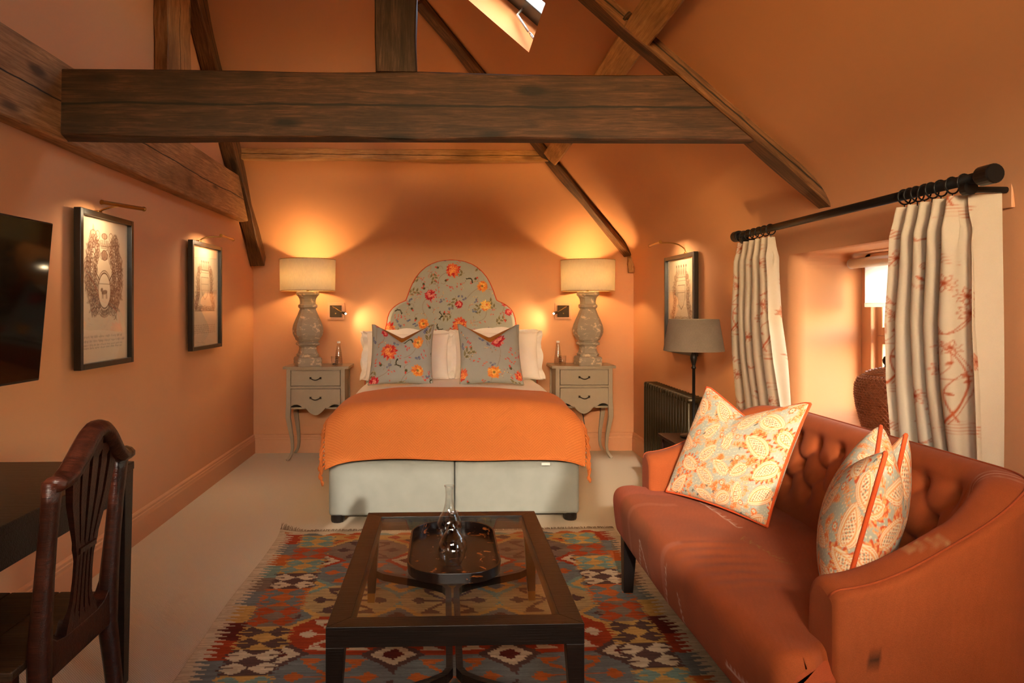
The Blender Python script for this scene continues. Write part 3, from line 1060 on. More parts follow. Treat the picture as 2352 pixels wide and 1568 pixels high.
def kilim_color(X, Y, W, H):
    """geometric flat-weave; X across from the left edge, Y from the bed end towards the viewer (metres)"""
    C = {k: np.array(srgb(*v)) for k, v in dict(cream=(214, 190, 156), red=(172, 62, 30), deep=(104, 34, 26), orange=(200, 104, 44), slate=(120, 122, 118), teal=(128, 152, 138), tan=(182, 152, 102), gold=(206, 158, 84), brown=(96, 66, 58), taupe=(136, 112, 92), rust=(186, 78, 36)).items()}
    out = np.empty(X.shape + (3,)); out[:] = C['cream']
    q = np.round(X / 0.011) * 0.011
    p = np.round(Y / 0.008) * 0.008
    m = np.minimum(q, W - q)                                         # mirrored borders
    def put(mask, name):
        out[mask] = C[name]
    # ---- field
    H0, HR = 0.16, 0.315
    row = np.floor((p - H0) / HR).astype(int)
    dy = p - H0 - (row + 0.5) * HR
    fx = q - W / 2
    pitch = 0.43
    ctr = np.where(row % 2 == 0, 0.0, 0.0)
    k = np.round((fx - ctr) / pitch)
    dx = fx - ctr - k * pitch
    half = pitch / 2
    hexw = half * 1.02 - np.abs(dy) * 0.42
    rows = ['taupe', 'slate', 'tan', 'red', 'slate', 'tan', 'orange', 'slate', 'tan', 'red']
    bugs = ['brown', 'orange', 'brown', 'cream', 'orange', 'brown', 'cream', 'orange', 'brown', 'cream']
    gap1 = ['gold', 'red', 'teal', 'gold', 'brown', 'teal', 'red', 'teal', 'gold', 'brown']
    gap2 = ['orange', 'cream', 'gold', 'slate', 'cream', 'tan', 'cream', 'gold', 'cream', 'gold']
    ax, ay = np.abs(dx), np.abs(dy)
    bug = (np.abs(ay - ax * 0.95) < 0.012) & (ax < 0.105) & (ax > 0.012)
    bug |= (ay < 0.0055) & (ax < 0.15)
    bug |= (np.abs(ax - 0.128) + ay * 1.05 < 0.038) & ~((ay < 0.005) & (ax < 0.128))
    bug |= (ay > 0.092) & (ay < 0.126) & (np.abs(ax - 0.075) < (ay - 0.086) * 1.25)
    gx = half - ax                                                  # distance from the seam between two hexagons
    eye = gx * 1.0 + ay * 0.80
    for r in range(10):
        s = row == r
        ins = s & (ax < hexw)
        put(ins, rows[r])
        put(ins & bug, bugs[r])
        o = s & (ax >= hexw)
        put(o, gap1[r])
    # eyes sit on the row boundaries, between hexagons of neighbouring rows
    yb = (p - H0) / HR
    kb = np.round(yb).astype(int)
    ey = np.abs((yb - kb) * HR)
    e2 = np.abs(gx) * 0.95 + ey * 1.0
    for r in range(11):
        s = (kb == r)
        put(s & (e2 < 0.115), gap1[r % 10])
        put(s & (e2 < 0.082), gap2[r % 10])
        put(s & (e2 < 0.042), ('brown', 'deep', 'slate', 'brown', 'deep')[r % 5])
    # ---- end border: little hills on cream
    put(p < 0.15, 'tan')
    b = (p >= 0.035) & (p < 0.075)
    tri = 0.075 - np.abs(np.mod(q, 0.13) - 0.065) * 0.75
    kk = np.floor(q / 0.13).astype(int)
    put(p < 0.075, 'cream')
    for i, nm in enumerate(('orange', 'slate', 'orange', 'rust', 'teal')):
        put(b & (p > 0.078 - tri + 0.02) & (kk % 5 == i), nm)
    band = (p >= 0.075) & (p < 0.16)
    put(band, 'gold')
    dd = np.abs(np.mod(q, 0.12) - 0.06) + np.abs(p - 0.115) * 1.3
    for i, nm in enumerate(('teal', 'red', 'brown', 'orange')):
        put(band & (dd < 0.045) & (np.floor(q / 0.12).astype(int) % 4 == i), nm)
    # ---- side border: column of four-diamond blocks, then a toothed selvedge
    B0, B1 = 0.125, 0.345
    col = (m >= B0 - 0.03) & (m < B1) & (p > 0.075)
    BH = 0.185
    pb = p - 0.075
    kb = np.floor(pb / BH).astype(int)
    by = pb - (kb + 0.5) * BH
    bx = m - (B0 + B1) / 2
    cell = np.abs(np.abs(bx) - 0.055) * 0.95 + np.abs(np.abs(by) - 0.045) * 1.15
    dia = (cell < 0.052) & ~((np.abs(np.abs(by) - 0.045) < 0.004) & (np.abs(bx) > 0.055))
    grounds = ['gold', 'taupe', 'gold', 'brown', 'orange', 'taupe', 'gold', 'brown']
    dias = ['teal', 'rust', 'teal', 'cream', 'slate', 'rust', 'brown', 'cream']
    inner = col & (m >= B0)
    ragged = np.mod(p, 0.022) / 0.022
    edge_in = B1 - 0.03 * ragged
    for i in range(8):
        s = inner & (m < edge_in) & (kb % 8 == i)
        put(s, grounds[i]); put(s & dia, dias[i])
    SH = 0.155
    ks = np.floor((p - 0.06) / SH).astype(int)
    ty = np.mod(p - 0.06, 0.031) / 0.031
    tooth = 0.040 + 0.06 * ty
    put((m < B0 + 0.005) & (p > 0.04), 'cream')
    for i, nm in enumerate(('red', 'slate', 'orange', 'teal', 'taupe', 'slate', 'gold', 'deep')):
        put((m >= tooth) & (m < B0 + 0.004 + 0.02 * ragged) & (p > 0.06) & (ks % 8 == i), nm)
    put((p < 0.035), 'cream')
    # abrash: each weft pass takes the dye a little differently
    rg = np.random.RandomState(5)
    lut = rg.uniform(0.78, 1.12, 4000)
    a1 = lut[(np.floor(Y / 0.0052).astype(int) * 7 + np.floor(X / 0.21 + np.floor(Y / 0.0052) * 0.37).astype(int)) % 4000]
    return out * a1[..., None]
# ------------------------------------------------------------------ the room
XL, XR, YB, YF = -1.69, 1.71, 6.20, -1.20
EAVE, PITCH = 1.765, 0.85
def slope_z(x): return EAVE + PITCH * (XR - x)
RIDGE_X, RIDGE_Y, RIDGE_Z = -0.172, 4.60, 3.365
def struct(o, label, cat):
    return tag(o, label, cat, kind='structure')

mb = MB().box(XL - 0.15, 2.4, YF - 0.1, YB + 0.15, -0.10, 0.0)
struct(mb.build('floor', 'carpet'), 'beige woven wool carpet covering the whole floor', 'floor')
mb = MB().box(XL - 0.15, XL, YF - 0.1, YB + 0.15, 0, 3.5)
struct(mb.build('wall_left', 'paint'), 'tall peach painted wall behind the two framed crests', 'wall')
mb = MB().box(XL, XR, YB, YB + 0.15, 0, EAVE)
struct(mb.build('wall_back', 'paint'), 'low orange wall behind the headboard and bedside lamps', 'wall')

# right wall: thick, with a soft-edged window recess
WY0, WY1, WZ0, WZ1, WX = 2.26, 3.335, 0.70, 1.545, 2.05
def rrect(y0, y1, z0, z1, r, n=6):
    pts = []
    for cy, cz, a in ((y1 - r, z1 - r, 0), (y0 + r, z1 - r, 90), (y0 + r, z0 + r, 180), (y1 - r, z0 + r, 270)):
        for k in range(n + 1):
            t = R(a + 90 * k / n)
            pts.append((cy + r * math.cos(t), cz + r * math.sin(t)))
    return pts
fil = 0.06
big = rrect(WY0 - fil, WY1 + fil, WZ0 - fil, WZ1 + fil, 0.13)
outer = [(YF, 0), (YB, 0), (YB, EAVE), (YF, EAVE)]
NY0, NY1 = -0.50, 0.60                                             # unseen second recess, added to bring in daylight
big2 = rrect(NY0 - fil, NY1 + fil, WZ0 - fil, WZ1 + fil, 0.13)
mb = MB()
flat = outer + big + big2
mb.add([(XR, u, v) for u, v in flat], [tuple(t) for t in tessellate_polygon([[Vector((u, v, 0)) for u, v in P] for P in (outer, big, big2)])])
nfs = 0
for y0, y1 in ((WY0, WY1), (NY0, NY1)):
    rings = []
    for k in range(7):
        t = R(90 * k / 6)
        q = fil * (1 - math.sin(t))
        rings.append([(XR + fil * (1 - math.cos(t)), u, v) for u, v in rrect(y0 - q, y1 + q, WZ0 - q, WZ1 + q, 0.07 + q)])
    rings.append([(WX + 0.12, u, v) for u, v in rrect(y0, y1, WZ0, WZ1, 0.07)])
    n = len(big)
    fs = [(i * n + k, i * n + (k + 1) % n, (i + 1) * n + (k + 1) % n, (i + 1) * n + k) for i in range(len(rings) - 1) for k in range(n)]
    mb.add([p for r_ in rings for p in r_], fs)
# outer leaf of the wall, round the opening
mb.box(WX + 0.12, WX + 0.2, YF, NY0 + 0.02, 0, EAVE + 0.1).box(WX + 0.12, WX + 0.2, NY1 - 0.02, WY0 + 0.02, 0, EAVE + 0.1).box(WX + 0.12, WX + 0.2, WY1 - 0.02, YB, 0, EAVE + 0.1)
mb.box(WX + 0.12, WX + 0.2, NY0, NY1, 0, WZ0 + 0.01).box(WX + 0.12, WX + 0.2, NY0, NY1, WZ1 - 0.02, EAVE + 0.1)
mb.box(WX + 0.12, WX + 0.2, WY0, WY1, 0, WZ0 + 0.01).box(WX + 0.12, WX + 0.2, WY0, WY1, WZ1 - 0.02, EAVE + 0.1)
w = mb.build('wall_right', 'paint')
for p in w.data.polygons: p.use_smooth = len(p.vertices) == 4 and 0.01 < abs(p.normal.x) < 0.999
struct(w, 'low peach wall with a deep soft edged window recess', 'wall')

# front gable (behind the viewer); two added openings shape the sun patches
def gable_clip(poly): return poly
GA = [(-1.60, 1.86), (-0.28, 1.86), (-0.25, 2.0), (-0.14, 2.30), (-1.60, 2.30)]
GB = [(0.03, 1.548), (0.245, 1.67), (0.538, 1.835), (0.93, 2.055), (0.93, 2.38), (0.62, 2.60), (0.03, 2.60)]
outer = [(XL, 0), (XR, 0), (XR, EAVE), (RIDGE_X, RIDGE_Z), (XL, RIDGE_Z)]
mb = MB()
flat = outer + GA + GB
mb.add([(u, YF, v) for u, v in flat], [tuple(t) for t in tessellate_polygon([[Vector((u, v, 0)) for u, v in P] for P in (outer, GA, GB)])])
SUNX, SUNZ, DEEP = 0.17, 0.36, 0.9                                # added slots follow the sun and block off-axis sky light
for P in (GA, GB):
    n = len(P)
    mb.add([(u - SUNX * d_, YF - d_, v + SUNZ * d_) for d_ in (0, DEEP) for u, v in P], [(k, (k + 1) % n, n + (k + 1) % n, n + k) for k in range(n)])
struct(mb.build('wall_front', 'absorbing_boards'), 'unseen gable wall opposite the bed, darkened to absorb bounce, with two added sun openings', 'wall')
def ring_mb(poly, wd, y0, y1):
    cx = sum(p[0] for p in poly) / len(poly); cy = sum(p[1] for p in poly) / len(poly)
    inn = []
    for u, v in poly:
        d = math.hypot(u - cx, v - cy)
        inn.append((u + (cx - u) / d * wd, v + (cy - v) / d * wd))
    mb = MB()
    n = len(poly)
    vs = [(u, y, v) for y in (y0, y1) for P in (poly, inn) for u, v in P]
    fs = []
    for k in range(n):
        j = (k + 1) % n
        fs += [(k, j, n + j, n + k), (2 * n + k, 3 * n + k, 3 * n + j, 2 * n + j), (n + k, n + j, 3 * n + j, 3 * n + k), (k, 2 * n + k, 2 * n + j, j)]
    return mb.add(vs, fs), inn
for i, P in enumerate((GA, GB)):  # unseen windows, added only to let in the sun beams
    g = thing('window_%d' % (3 + i), ('wide' if i == 0 else 'small angled') + ' unseen gable window added to shape the sun, opposite the bed', 'window', (0, YF, 0)); g['kind'] = 'structure'
    mb, inn = ring_mb(P, 0.03, YF - 0.06, YF + 0.01)
    mb.build('frame', 'trim_paint', g, world=True)
    MB().add([(u, YF - 0.03, v) for u, v in inn], [tuple(range(len(inn)))]).build('pane', 'pane_glass', g, world=True)

# ceiling: long right slope, hipped end over the bed, flat strip at the ridge
SK_X0, SK_X1, SK_Y0, SK_Y1 = 0.50, 0.06, 3.42, 4.08
def on_slope(x, y, off=0.0):
    return (x + off * 0.648, y, slope_z(x) + off * 0.762)
outer = [(XR, YF), (XR, YB), (RIDGE_X, RIDGE_Y), (RIDGE_X, YF)]
hole = [(SK_X0, SK_Y0), (SK_X0, SK_Y1), (SK_X1, SK_Y1), (SK_X1, SK_Y0)]
mb = MB()
flat = outer + hole
mb.add([on_slope(u, v) for u, v in flat], [tuple(t) for t in tessellate_polygon([[Vector((u, v, 0)) for u, v in outer], [Vector((u, v, 0)) for u, v in hole]])])
mb.add([on_slope(u, v, o) for o in (0, 0.20) for u, v in hole], [(k, (k + 1) % 4, 4 + (k + 1) % 4, 4 + k) for k in range(4)])
mb.add([on_slope(XR, YF, 0), on_slope(XR, YB, 0), on_slope(XR - 0.001, YB, 0.3), on_slope(XR - 0.001, YF, 0.3)], [(0, 1, 2, 3)])
def bez(p, c, q, n=10):
    return [tuple((1 - t) ** 2 * p[i] + 2 * t * (1 - t) * c[i] + t * t * q[i] for i in range(2)) for t in np.linspace(0, 1, n + 1)]
nf0 = len(mb.f)
cv_ = bez((XR, EAVE - 0.22), (XR, EAVE), (XR - 0.22 * 0.762, EAVE + 0.22 * 0.648))
k0 = len(cv_)
mb.add([(x, y, z) for x, z in cv_ for y in (YF, YB)], [(2 * k, 2 * k + 1, 2 * k + 3, 2 * k + 2) for k in range(k0 - 1)])
ceil = mb.build('ceiling', 'paint')
for p in ceil.data.polygons: p.use_smooth = p.index >= nf0
struct(ceil, 'long peach sloping ceiling with the skylight, right of the beams', 'ceiling')
MBk = MB().add([(XL, YB, EAVE), (XR, YB, EAVE), (RIDGE_X, RIDGE_Y, RIDGE_Z), (XL, RIDGE_Y, RIDGE_Z)], [(0, 1, 2, 3)])
cv_ = bez((YB, EAVE - 0.10), (YB, EAVE), (YB - 0.0707, EAVE + 0.0707))
MBk.add([(x, y, z) for y, z in cv_ for x in (XL, XR)], [(2 * k, 2 * k + 1, 2 * k + 3, 2 * k + 2) for k in range(len(cv_) - 1)])
csl = MBk.build('ceiling_slope', 'paint')
for p in csl.data.polygons: p.use_smooth = p.index >= 1
struct(csl, 'orange hipped ceiling slope rising above the bed', 'ceiling')
MBk = MB().add([(XL, YF, RIDGE_Z), (RIDGE_X, YF, RIDGE_Z), (RIDGE_X, RIDGE_Y, RIDGE_Z), (XL, RIDGE_Y, RIDGE_Z)], [(0, 1, 2, 3)])
struct(MBk.build('ceiling_flat', 'paint'), 'flat peach ceiling strip along the ridge', 'ceiling')

# skirting boards
prof = [(0, 0), (0.02, 0), (0.02, 0.115), (0.016, 0.125), (0.016, 0.138), (0.012, 0.142), (0.012, 0.155), (0.006, 0.163), (0, 0.165)]
mb = MB().prism([(XL + u, v) for u, v in prof], 'y', YF, YB)
struct(mb.build('baseboard_left', 'trim_paint'), 'moulded peach skirting board along the wall with two crests', 'baseboard')
mb = MB().prism([(YB - u, v) for u, v in prof], 'x', XL, XR)
struct(mb.build('baseboard_back', 'trim_paint'), 'moulded orange skirting board behind the bed', 'baseboard')
mb = MB().prism([(XR - u, v) for u, v in prof], 'y', YF, YB)
struct(mb.build('baseboard_right', 'trim_paint'), 'moulded peach skirting board under the radiator and window', 'baseboard')

# timbers
TY = 2.95
beam('tie_beam', (-1.625, TY + 0.045, 2.142), (1.42, TY + 0.045, 2.150), 0.07, 0.285, 'timber_dark', 'massive dark tie beam spanning the room, split along its middle', seed=1)
beam('wall_plate', (-1.648, -1.2, 2.150), (-1.648, 5.83, 2.155), 0.085, 0.335, 'timber_plate', 'heavy brown timber running along the wall above the framed crests', seed=2)
beam('king_post', (-0.206, TY + 0.05, 2.29), (-0.206, TY + 0.05, 3.36), 0.182, 0.09, 'timber_post', 'broad dark upright post rising from the tie beam', up=(0, 1, 0), seed=3, cat='post')
beam('wall_post', (-1.642, 4.255, 2.32), (-1.642, 4.255, 3.36), 0.085, 0.34, 'timber_plate', 'brown upright post standing on the wall timber', up=(0, 1, 0), seed=4, cat='post')
# near rafter on the right slope
def sl(x, off): return Vector((x - off * 0.648, 0, slope_z(x) - off * 0.762))
a, b = sl(1.735, 0.022), sl(-0.12, 0.026)
beam('rafter', (a.x, TY + 0.045, a.z), (b.x, TY + 0.045, b.z), 0.105, 0.06, 'timber_brown', 'dark rafter slanting from tie beam down to the curtain pole', up=(0.648, 0, 0.762), seed=5, cat='rafter')
# hip rafter and hip-end rafter
def hip(s, off=0.0):
    n = Vector((-0.648, 0, -0.762)) + Vector((0, -0.707, -0.707))
    n.normalize()
    return Vector((XR - s / PITCH, YB - s, EAVE + s)) + n * off
beam('hip_rafter', hip(0.04, 0.035), hip(1.58, 0.03), 0.085, 0.075, 'timber_brown', 'slender hip rafter ending above the right bedside lamp', up=(0.45, 0.5, 1), wob=0.007, seed=6, cat='rafter')
beam('corbel', (1.675, 6.165, 1.60), (1.675, 6.165, 1.76), 0.05, 0.05, 'timber_pale', 'short timber stub in the corner under the hip rafter', up=(0, 1, 0), seed=9, cat='corbel', seg=6)
beam('end_rafter', (-1.63, 6.12, 1.69), (-1.63, 4.55, 3.32), 0.11, 0.12, 'timber_brown', 'brown rafter running up the corner beside the left bedside lamp', up=(0, 0.7, 0.7), wob=0.006, seed=7, cat='rafter')
# purlins
pu = Vector((-0.648, 0, -0.762))
def pl(x, off): return Vector((x, 0, slope_z(x))) + pu * off
c = pl(0.86, 0.012)
beam('purlin', (c.x, -1.2, c.z), (c.x, 5.42, c.z), 0.13, 0.085, 'timber_pale', 'pale purlin passing over the rafter below the skylight', up=(0.648, 0, 0.762), seed=8, cat='purlin')
zc = 2.49; yc = YB - (zc - EAVE)
beam('end_purlin', (-1.60, yc - 0.01, zc - 0.01), (0.83, yc - 0.01, zc - 0.01), 0.085, 0.085, 'timber_pale', 'slim pale timber across the slope above the headboard', up=(0, 0, 1), seed=10, cat='purlin')
pk = sl(0.70, 0.02)
beam('peg', (pk.x + 0.085, TY - 0.012, pk.z - 0.095), (pk.x + 0.155, TY - 0.012, pk.z + 0.0), 0.02, 0.028, 'timber_dark', 'small wooden cleat pegged across the rafter', up=(0, 1, 0), seed=12, cat='peg', seg=6, kind=None)

# window_1 in the right wall
win = thing('window_1', 'painted casement window in the deep recess behind the wicker jar', 'window', (WX, 2.7, 1.1)); win['kind'] = 'structure'
mb = MB()
for y0, y1, z0, z1 in ((WY0, WY0 + 0.06, WZ0, WZ1), (WY1 - 0.075, WY1, WZ0, WZ1), (WY0, WY1, WZ1 - 0.05, WZ1), (WY0, WY1, WZ0, WZ0 + 0.05), (2.76, 2.82, WZ0, WZ1)):
    mb.box(WX, WX + 0.09, y0, y1, z0, z1)
mb.build('frame', 'trim_paint', win, bevel=0.004, world=True)
for y0, y1 in ((WY0 + 0.06, 2.76), (2.82, WY1 - 0.075)):
    for z0, z1 in ((WZ0 + 0.05, 1.15), (1.15, WZ1 - 0.05)):
        mb = MB()
        s = 0.04
        mb.box(WX + 0.03, WX + 0.07, y0, y0 + s, z0, z1).box(WX + 0.03, WX + 0.07, y1 - s, y1, z0, z1)
        mb.box(WX + 0.03, WX + 0.07, y0 + s, y1 - s, z0, z0 + s).box(WX + 0.03, WX + 0.07, y0 + s, y1 - s, z1 - s, z1)
        sa = mb.build('sash', 'trim_paint', win, bevel=0.003, world=True)
        MB().box(WX + 0.048, WX + 0.052, y0 + s, y1 - s, z0 + s, z1 - s).build('pane', 'pane_glass', sa, world=True)

w5 = thing('window_5', 'unseen second recessed window added for daylight, nearer than the sofa arm', 'window', (WX, 0.05, 1.1)); w5['kind'] = 'structure'  # added out of view to brighten the left wall and floor
mb = MB()
for y0, y1, z0, z1 in ((NY0, NY0 + 0.06, WZ0, WZ1), (NY1 - 0.06, NY1, WZ0, WZ1), (NY0, NY1, WZ1 - 0.05, WZ1), (NY0, NY1, WZ0, WZ0 + 0.05)):
    mb.box(WX, WX + 0.09, y0, y1, z0, z1)
mb.build('frame', 'trim_paint', w5, world=True)
MB().box(WX + 0.048, WX + 0.052, NY0 + 0.06, NY1 - 0.06, WZ0 + 0.05, WZ1 - 0.05).build('pane', 'pane_glass', w5, world=True)

# skylight
sk = thing('window_2', 'dark framed skylight with a chrome handle in the sloping ceiling', 'window', on_slope(0.28, 3.75, 0.15)); sk['kind'] = 'structure'
def sk_box(mb, x0, x1, y0, y1, o0, o1):
    vs = [on_slope(x, y, o) for x in (x0, x1) for y in (y0, y1) for o in (o0, o1)]
    return mb.add(vs, [(0, 1, 3, 2), (4, 6, 7, 5), (0, 4, 5, 1), (2, 3, 7, 6), (0, 2, 6, 4), (1, 5, 7, 3)])
mb = MB()
s = 0.045
sk_box(mb, SK_X0, SK_X1, SK_Y1 - 0.17, SK_Y1, 0.15, 0.20); sk_box(mb, SK_X0, SK_X1, SK_Y0, SK_Y0 + s, 0.15, 0.20)
sk_box(mb, SK_X0, SK_X0 - s * 0.8, SK_Y0 + s, SK_Y1 - s, 0.15, 0.20); sk_box(mb, SK_X1 + s * 0.8, SK_X1, SK_Y0 + s, SK_Y1 - s, 0.15, 0.20)
mb.build('sash', 'sky_frame', sk, bevel=0.004, world=True)
sk_box(MB(), SK_X0 - s, SK_X1 + s, SK_Y0 + s, SK_Y1 - 0.16, 0.175, 0.18).build('pane', 'pane_glass', sk, world=True)
hb = MB()
hp = [Vector(on_slope(0.36, 4.02, 0.15)), Vector(on_slope(0.36, 4.02, 0.10)), Vector(on_slope(0.45, 3.98, 0.055))]
hb.tube(hp, [0.008, 0.009, 0.007], 8)
lp = Vector(on_slope(0.475, 3.97, 0.045))
dx = (hp[2] - hp[1]).normalized(); dz = Vector((0, 1, 0))
hb.loop_tube([lp + dx * 0.026 * math.cos(t * 0.5236) + dz * 0.012 * math.sin(t * 0.5236) for t in range(12)], 0.004, 6)
hb.build('handle', 'chrome', sk, smooth=True, world=True)

# what lies outside: pale yard
MBk = MB().box(2.3, 40, -30, 40, -2.6, -2.5)
struct(MBk.build('ground_outside', 'gravel'), 'pale gravel yard outside the window', 'ground')
# ------------------------------------------------------------------ bed
BX = 0.063
bed = thing('divan_bed', 'double divan bed with pale grey linen base and arched floral headboard', 'bed', (BX, 5.1, 0))
for x0, x1 in ((-0.690, 0.0612), (0.0648, 0.815)):
    MB().box(x0, x1, 4.15, 6.06, 0.04, 0.37).build('divan_base', 'bed_linen_grey', bed, bevel=0.022, seg=4, smooth=True, world=True)
for x in (-0.64, 0.765):
    for y in (4.19, 5.95):
        MB().lathe([(0.038, 0), (0.042, 0.01), (0.042, 0.046)], 12, (x, y, 0)).build('foot', 'black_wood', bed, world=True)
MB().box(-0.69, 0.815, 4.16, 6.06, 0.372, 0.60).build('mattress', 'white_cotton', bed, bevel=0.06, seg=4, smooth=True, world=True)

# headboard: dome and two shoulders that flare out to the full width below
HBP = [(1.704, 0.0), (1.700, 0.06), (1.690, 0.118), (1.668, 0.178), (1.640, 0.226), (1.600, 0.272), (1.55, 0.312), (1.50, 0.340), (1.44, 0.366), (1.385, 0.385), (1.350, 0.398), (1.338, 0.420), (1.325, 0.452), (1.303, 0.488), (1.275, 0.520), (1.245, 0.542), (1.20, 0.558), (1.14, 0.568), (1.08, 0.582), (1.02, 0.612), (0.97, 0.655), (0.93, 0.695), (0.88, 0.728), (0.80, 0.750), (0.60, 0.755), (0.30, 0.755)]
zz = [p[0] for p in HBP][::-1]; ww = [p[1] for p in HBP][::-1]
zs = np.concatenate([np.linspace(0.30, 0.80, 16)[:-1], np.linspace(0.80, 1.30, 100)[:-1], np.linspace(1.30, 1.66, 90)[:-1], 1.66 + 0.044 * np.sin(np.linspace(0, np.pi / 2, 24))])
Wz = np.interp(zs, zz, ww)
hb_print = floral(1.56, 1.42, 620, [(0.80 + dx, z - 0.3, r, p) for dx, z, r, p in (
    (0.015, 1.615, .066, CORAL), (-0.185, 1.395, .052, RED), (0.27, 1.475, .050, GOLD), (-0.55, 1.10, .064, CORAL), (-0.245, 1.145, .050, GOLD), (0.07, 1.135, .070, CORAL), (0.065, 1.315, .036, RED),
    (0.30, 1.305, .050, ((240, 196, 90), (226, 110, 60), (246, 214, 120))), (-0.33, 0.96, .045, GOLD), (0.60, 1.10, .064, CORAL), (0.47, 1.33, .036, RED), (0.50, 1.245, .034, RED), (0.17, 0.90, .05, RED), (-0.55, 0.80, .05, CORAL), (0.55, 0.82, .05, GOLD))], 4)
U = np.linspace(-1, 1, 300)
X = Wz[:, None] * U[None, :]
Z = np.repeat(zs[:, None], len(U), 1)
edge = np.clip((1 - np.abs(U[None, :])) * Wz[:, None] / 0.03, 0, 1)
edge = np.minimum(edge, np.clip((1.704 - Z) / 0.03, 0, 1))
Y = 6.075 + 0.022 * (1 - np.sqrt(np.clip(edge, 0, 1)))
colr = hb_print.sample(X + 0.80, Z - 0.3)
hb = grid('headboard', np.stack([X + BX, Y, Z], -1), 'print_cloth', bed, colors=colr, world=True)
out = [(-w_ + BX, z_) for z_, w_ in zip(zs, Wz)] + [(w_ + BX, z_) for z_, w_ in list(zip(zs, Wz))[::-1]]
out = out[::3]
nv = len(out)
mb = MB()
mb.add([(u, y, v) for y in (6.097, 6.175) for u, v in out], [(k, k + 1, nv + k + 1, nv + k) for k in range(nv - 1)] + [tuple(nv + k for k in range(nv))])
mb.build('headboard_side', 'grey_piping', hb, world=True)
MB().tube([(u, 6.097, v) for u, v in out], 0.0065, 6).build('piping', 'red_piping', hb, smooth=True, world=True)

# draped bedding
DW, DR, DYF, DRB, DZ = 0.775, 0.17, 4.105, 0.13, 0.685
def fold(t, A, r):
    q = np.clip(t - A, 0, r * np.pi / 2) / r
    over = np.clip(t - A - r * np.pi / 2, 0, None)
    return np.minimum(t, A) + r * np.sin(q), r * (1 - np.cos(q)) + over
def drape(S, B, off, wav=0.0, seed=0):
    """S: signed distance across from the bed centre; B: distance from y=5.8 towards the foot"""
    A = DW - DR
    x, da = fold(np.abs(S), A, DR + off)
    y, db = fold(B, 5.8 - DYF - DRB, DRB + off)
    z = DZ + off + 0.035 * (1 - (np.clip(np.abs(S), 0, DW) / DW) ** 2) - da - db
    rg = np.random.RandomState(seed)
    wv = np.zeros_like(S)
    for k in range(7):
        wv += np.sin(S * rg.uniform(3, 11) + B * rg.uniform(3, 14) + rg.rand() * 6.3)
    wv *= wav / 4
    hang = np.clip(db / 0.2, 0, 1); hangx = np.clip(da / 0.2, 0, 1)
    return np.stack([BX + np.sign(S) * (x + wv * hangx), 5.8 - y - wv * hang * 1.2, z + wv * (1 - np.maximum(hang, hangx))], -1)
S, B = np.meshgrid(np.linspace(-1.0, 1.0, 110), np.linspace(0.0, 1.93, 90), indexing='ij')
Pd = drape(S, B, 0.0, 0.012, 5)
Pd[:, :, 2] = np.maximum(Pd[:, :, 2], 0.415 + 0.008 * np.sin(S * 17 + B * 13))
o = grid('duvet', Pd, 'white_cotton')
tag(o, 'white cotton duvet spread over the bed under the orange throw', 'duvet')
S, B = np.meshgrid(np.linspace(-0.80, 0.81, 150), np.linspace(1.0, 1.985, 110), indexing='ij')
B = B + 0.012 * np.sin(S * 5 + 1) * (B - 1.0) + 0.05 * np.clip(np.abs(S) - 0.6, 0, 1) * (B - 1.0)
B = B - fold(np.abs(S), DW - DR, DR)[1] * 0.75 * (B - 1.0)
P = drape(S, B, 0.014, 0.012, 5)
throw = thing('throw', 'orange herringbone throw with tasselled ends folded over the foot of the bed', 'throw', (BX, 4.4, 0.7))
grid('blanket', P, 'throw', throw, uv=np.stack([S, B], -1), world=True)
# hem thickness
MB().tube([tuple(p) for p in P[:, -1][::3]], 0.005, 6).build('hem', 'throw', throw, smooth=True, world=True)
for side, row in ((-1, P[0]), (1, P[-1])):
    for k in range(1, 108, 3):
        p = Vector(row[k]); q = Vector(row[max(k - 3, 0)])
        L = rnd.uniform(0.075, 0.12)
        pts = [p, p + Vector((side * 0.010, 0, -0.012))]
        for j in range(1, 5):
            pts.append(p + Vector((side * (0.018 + rnd.uniform(-0.008, 0.010)), rnd.uniform(-0.006, 0.004) - 0.002 * j, -0.012 - L * j / 4)))
        pts.append(pts[-1] + Vector((0, 0, -0.016)))
        MB().tube(pts, [0.007, 0.0065, 0.006, 0.006, 0.0055, 0.010, 0.005], 6).build('tassel', 'throw', throw, smooth=True, world=True)
MB().box(0.58, 0.63, 4.108, 4.112, 0.345, 0.36).build('care_label', 'white_plastic', throw, world=True)

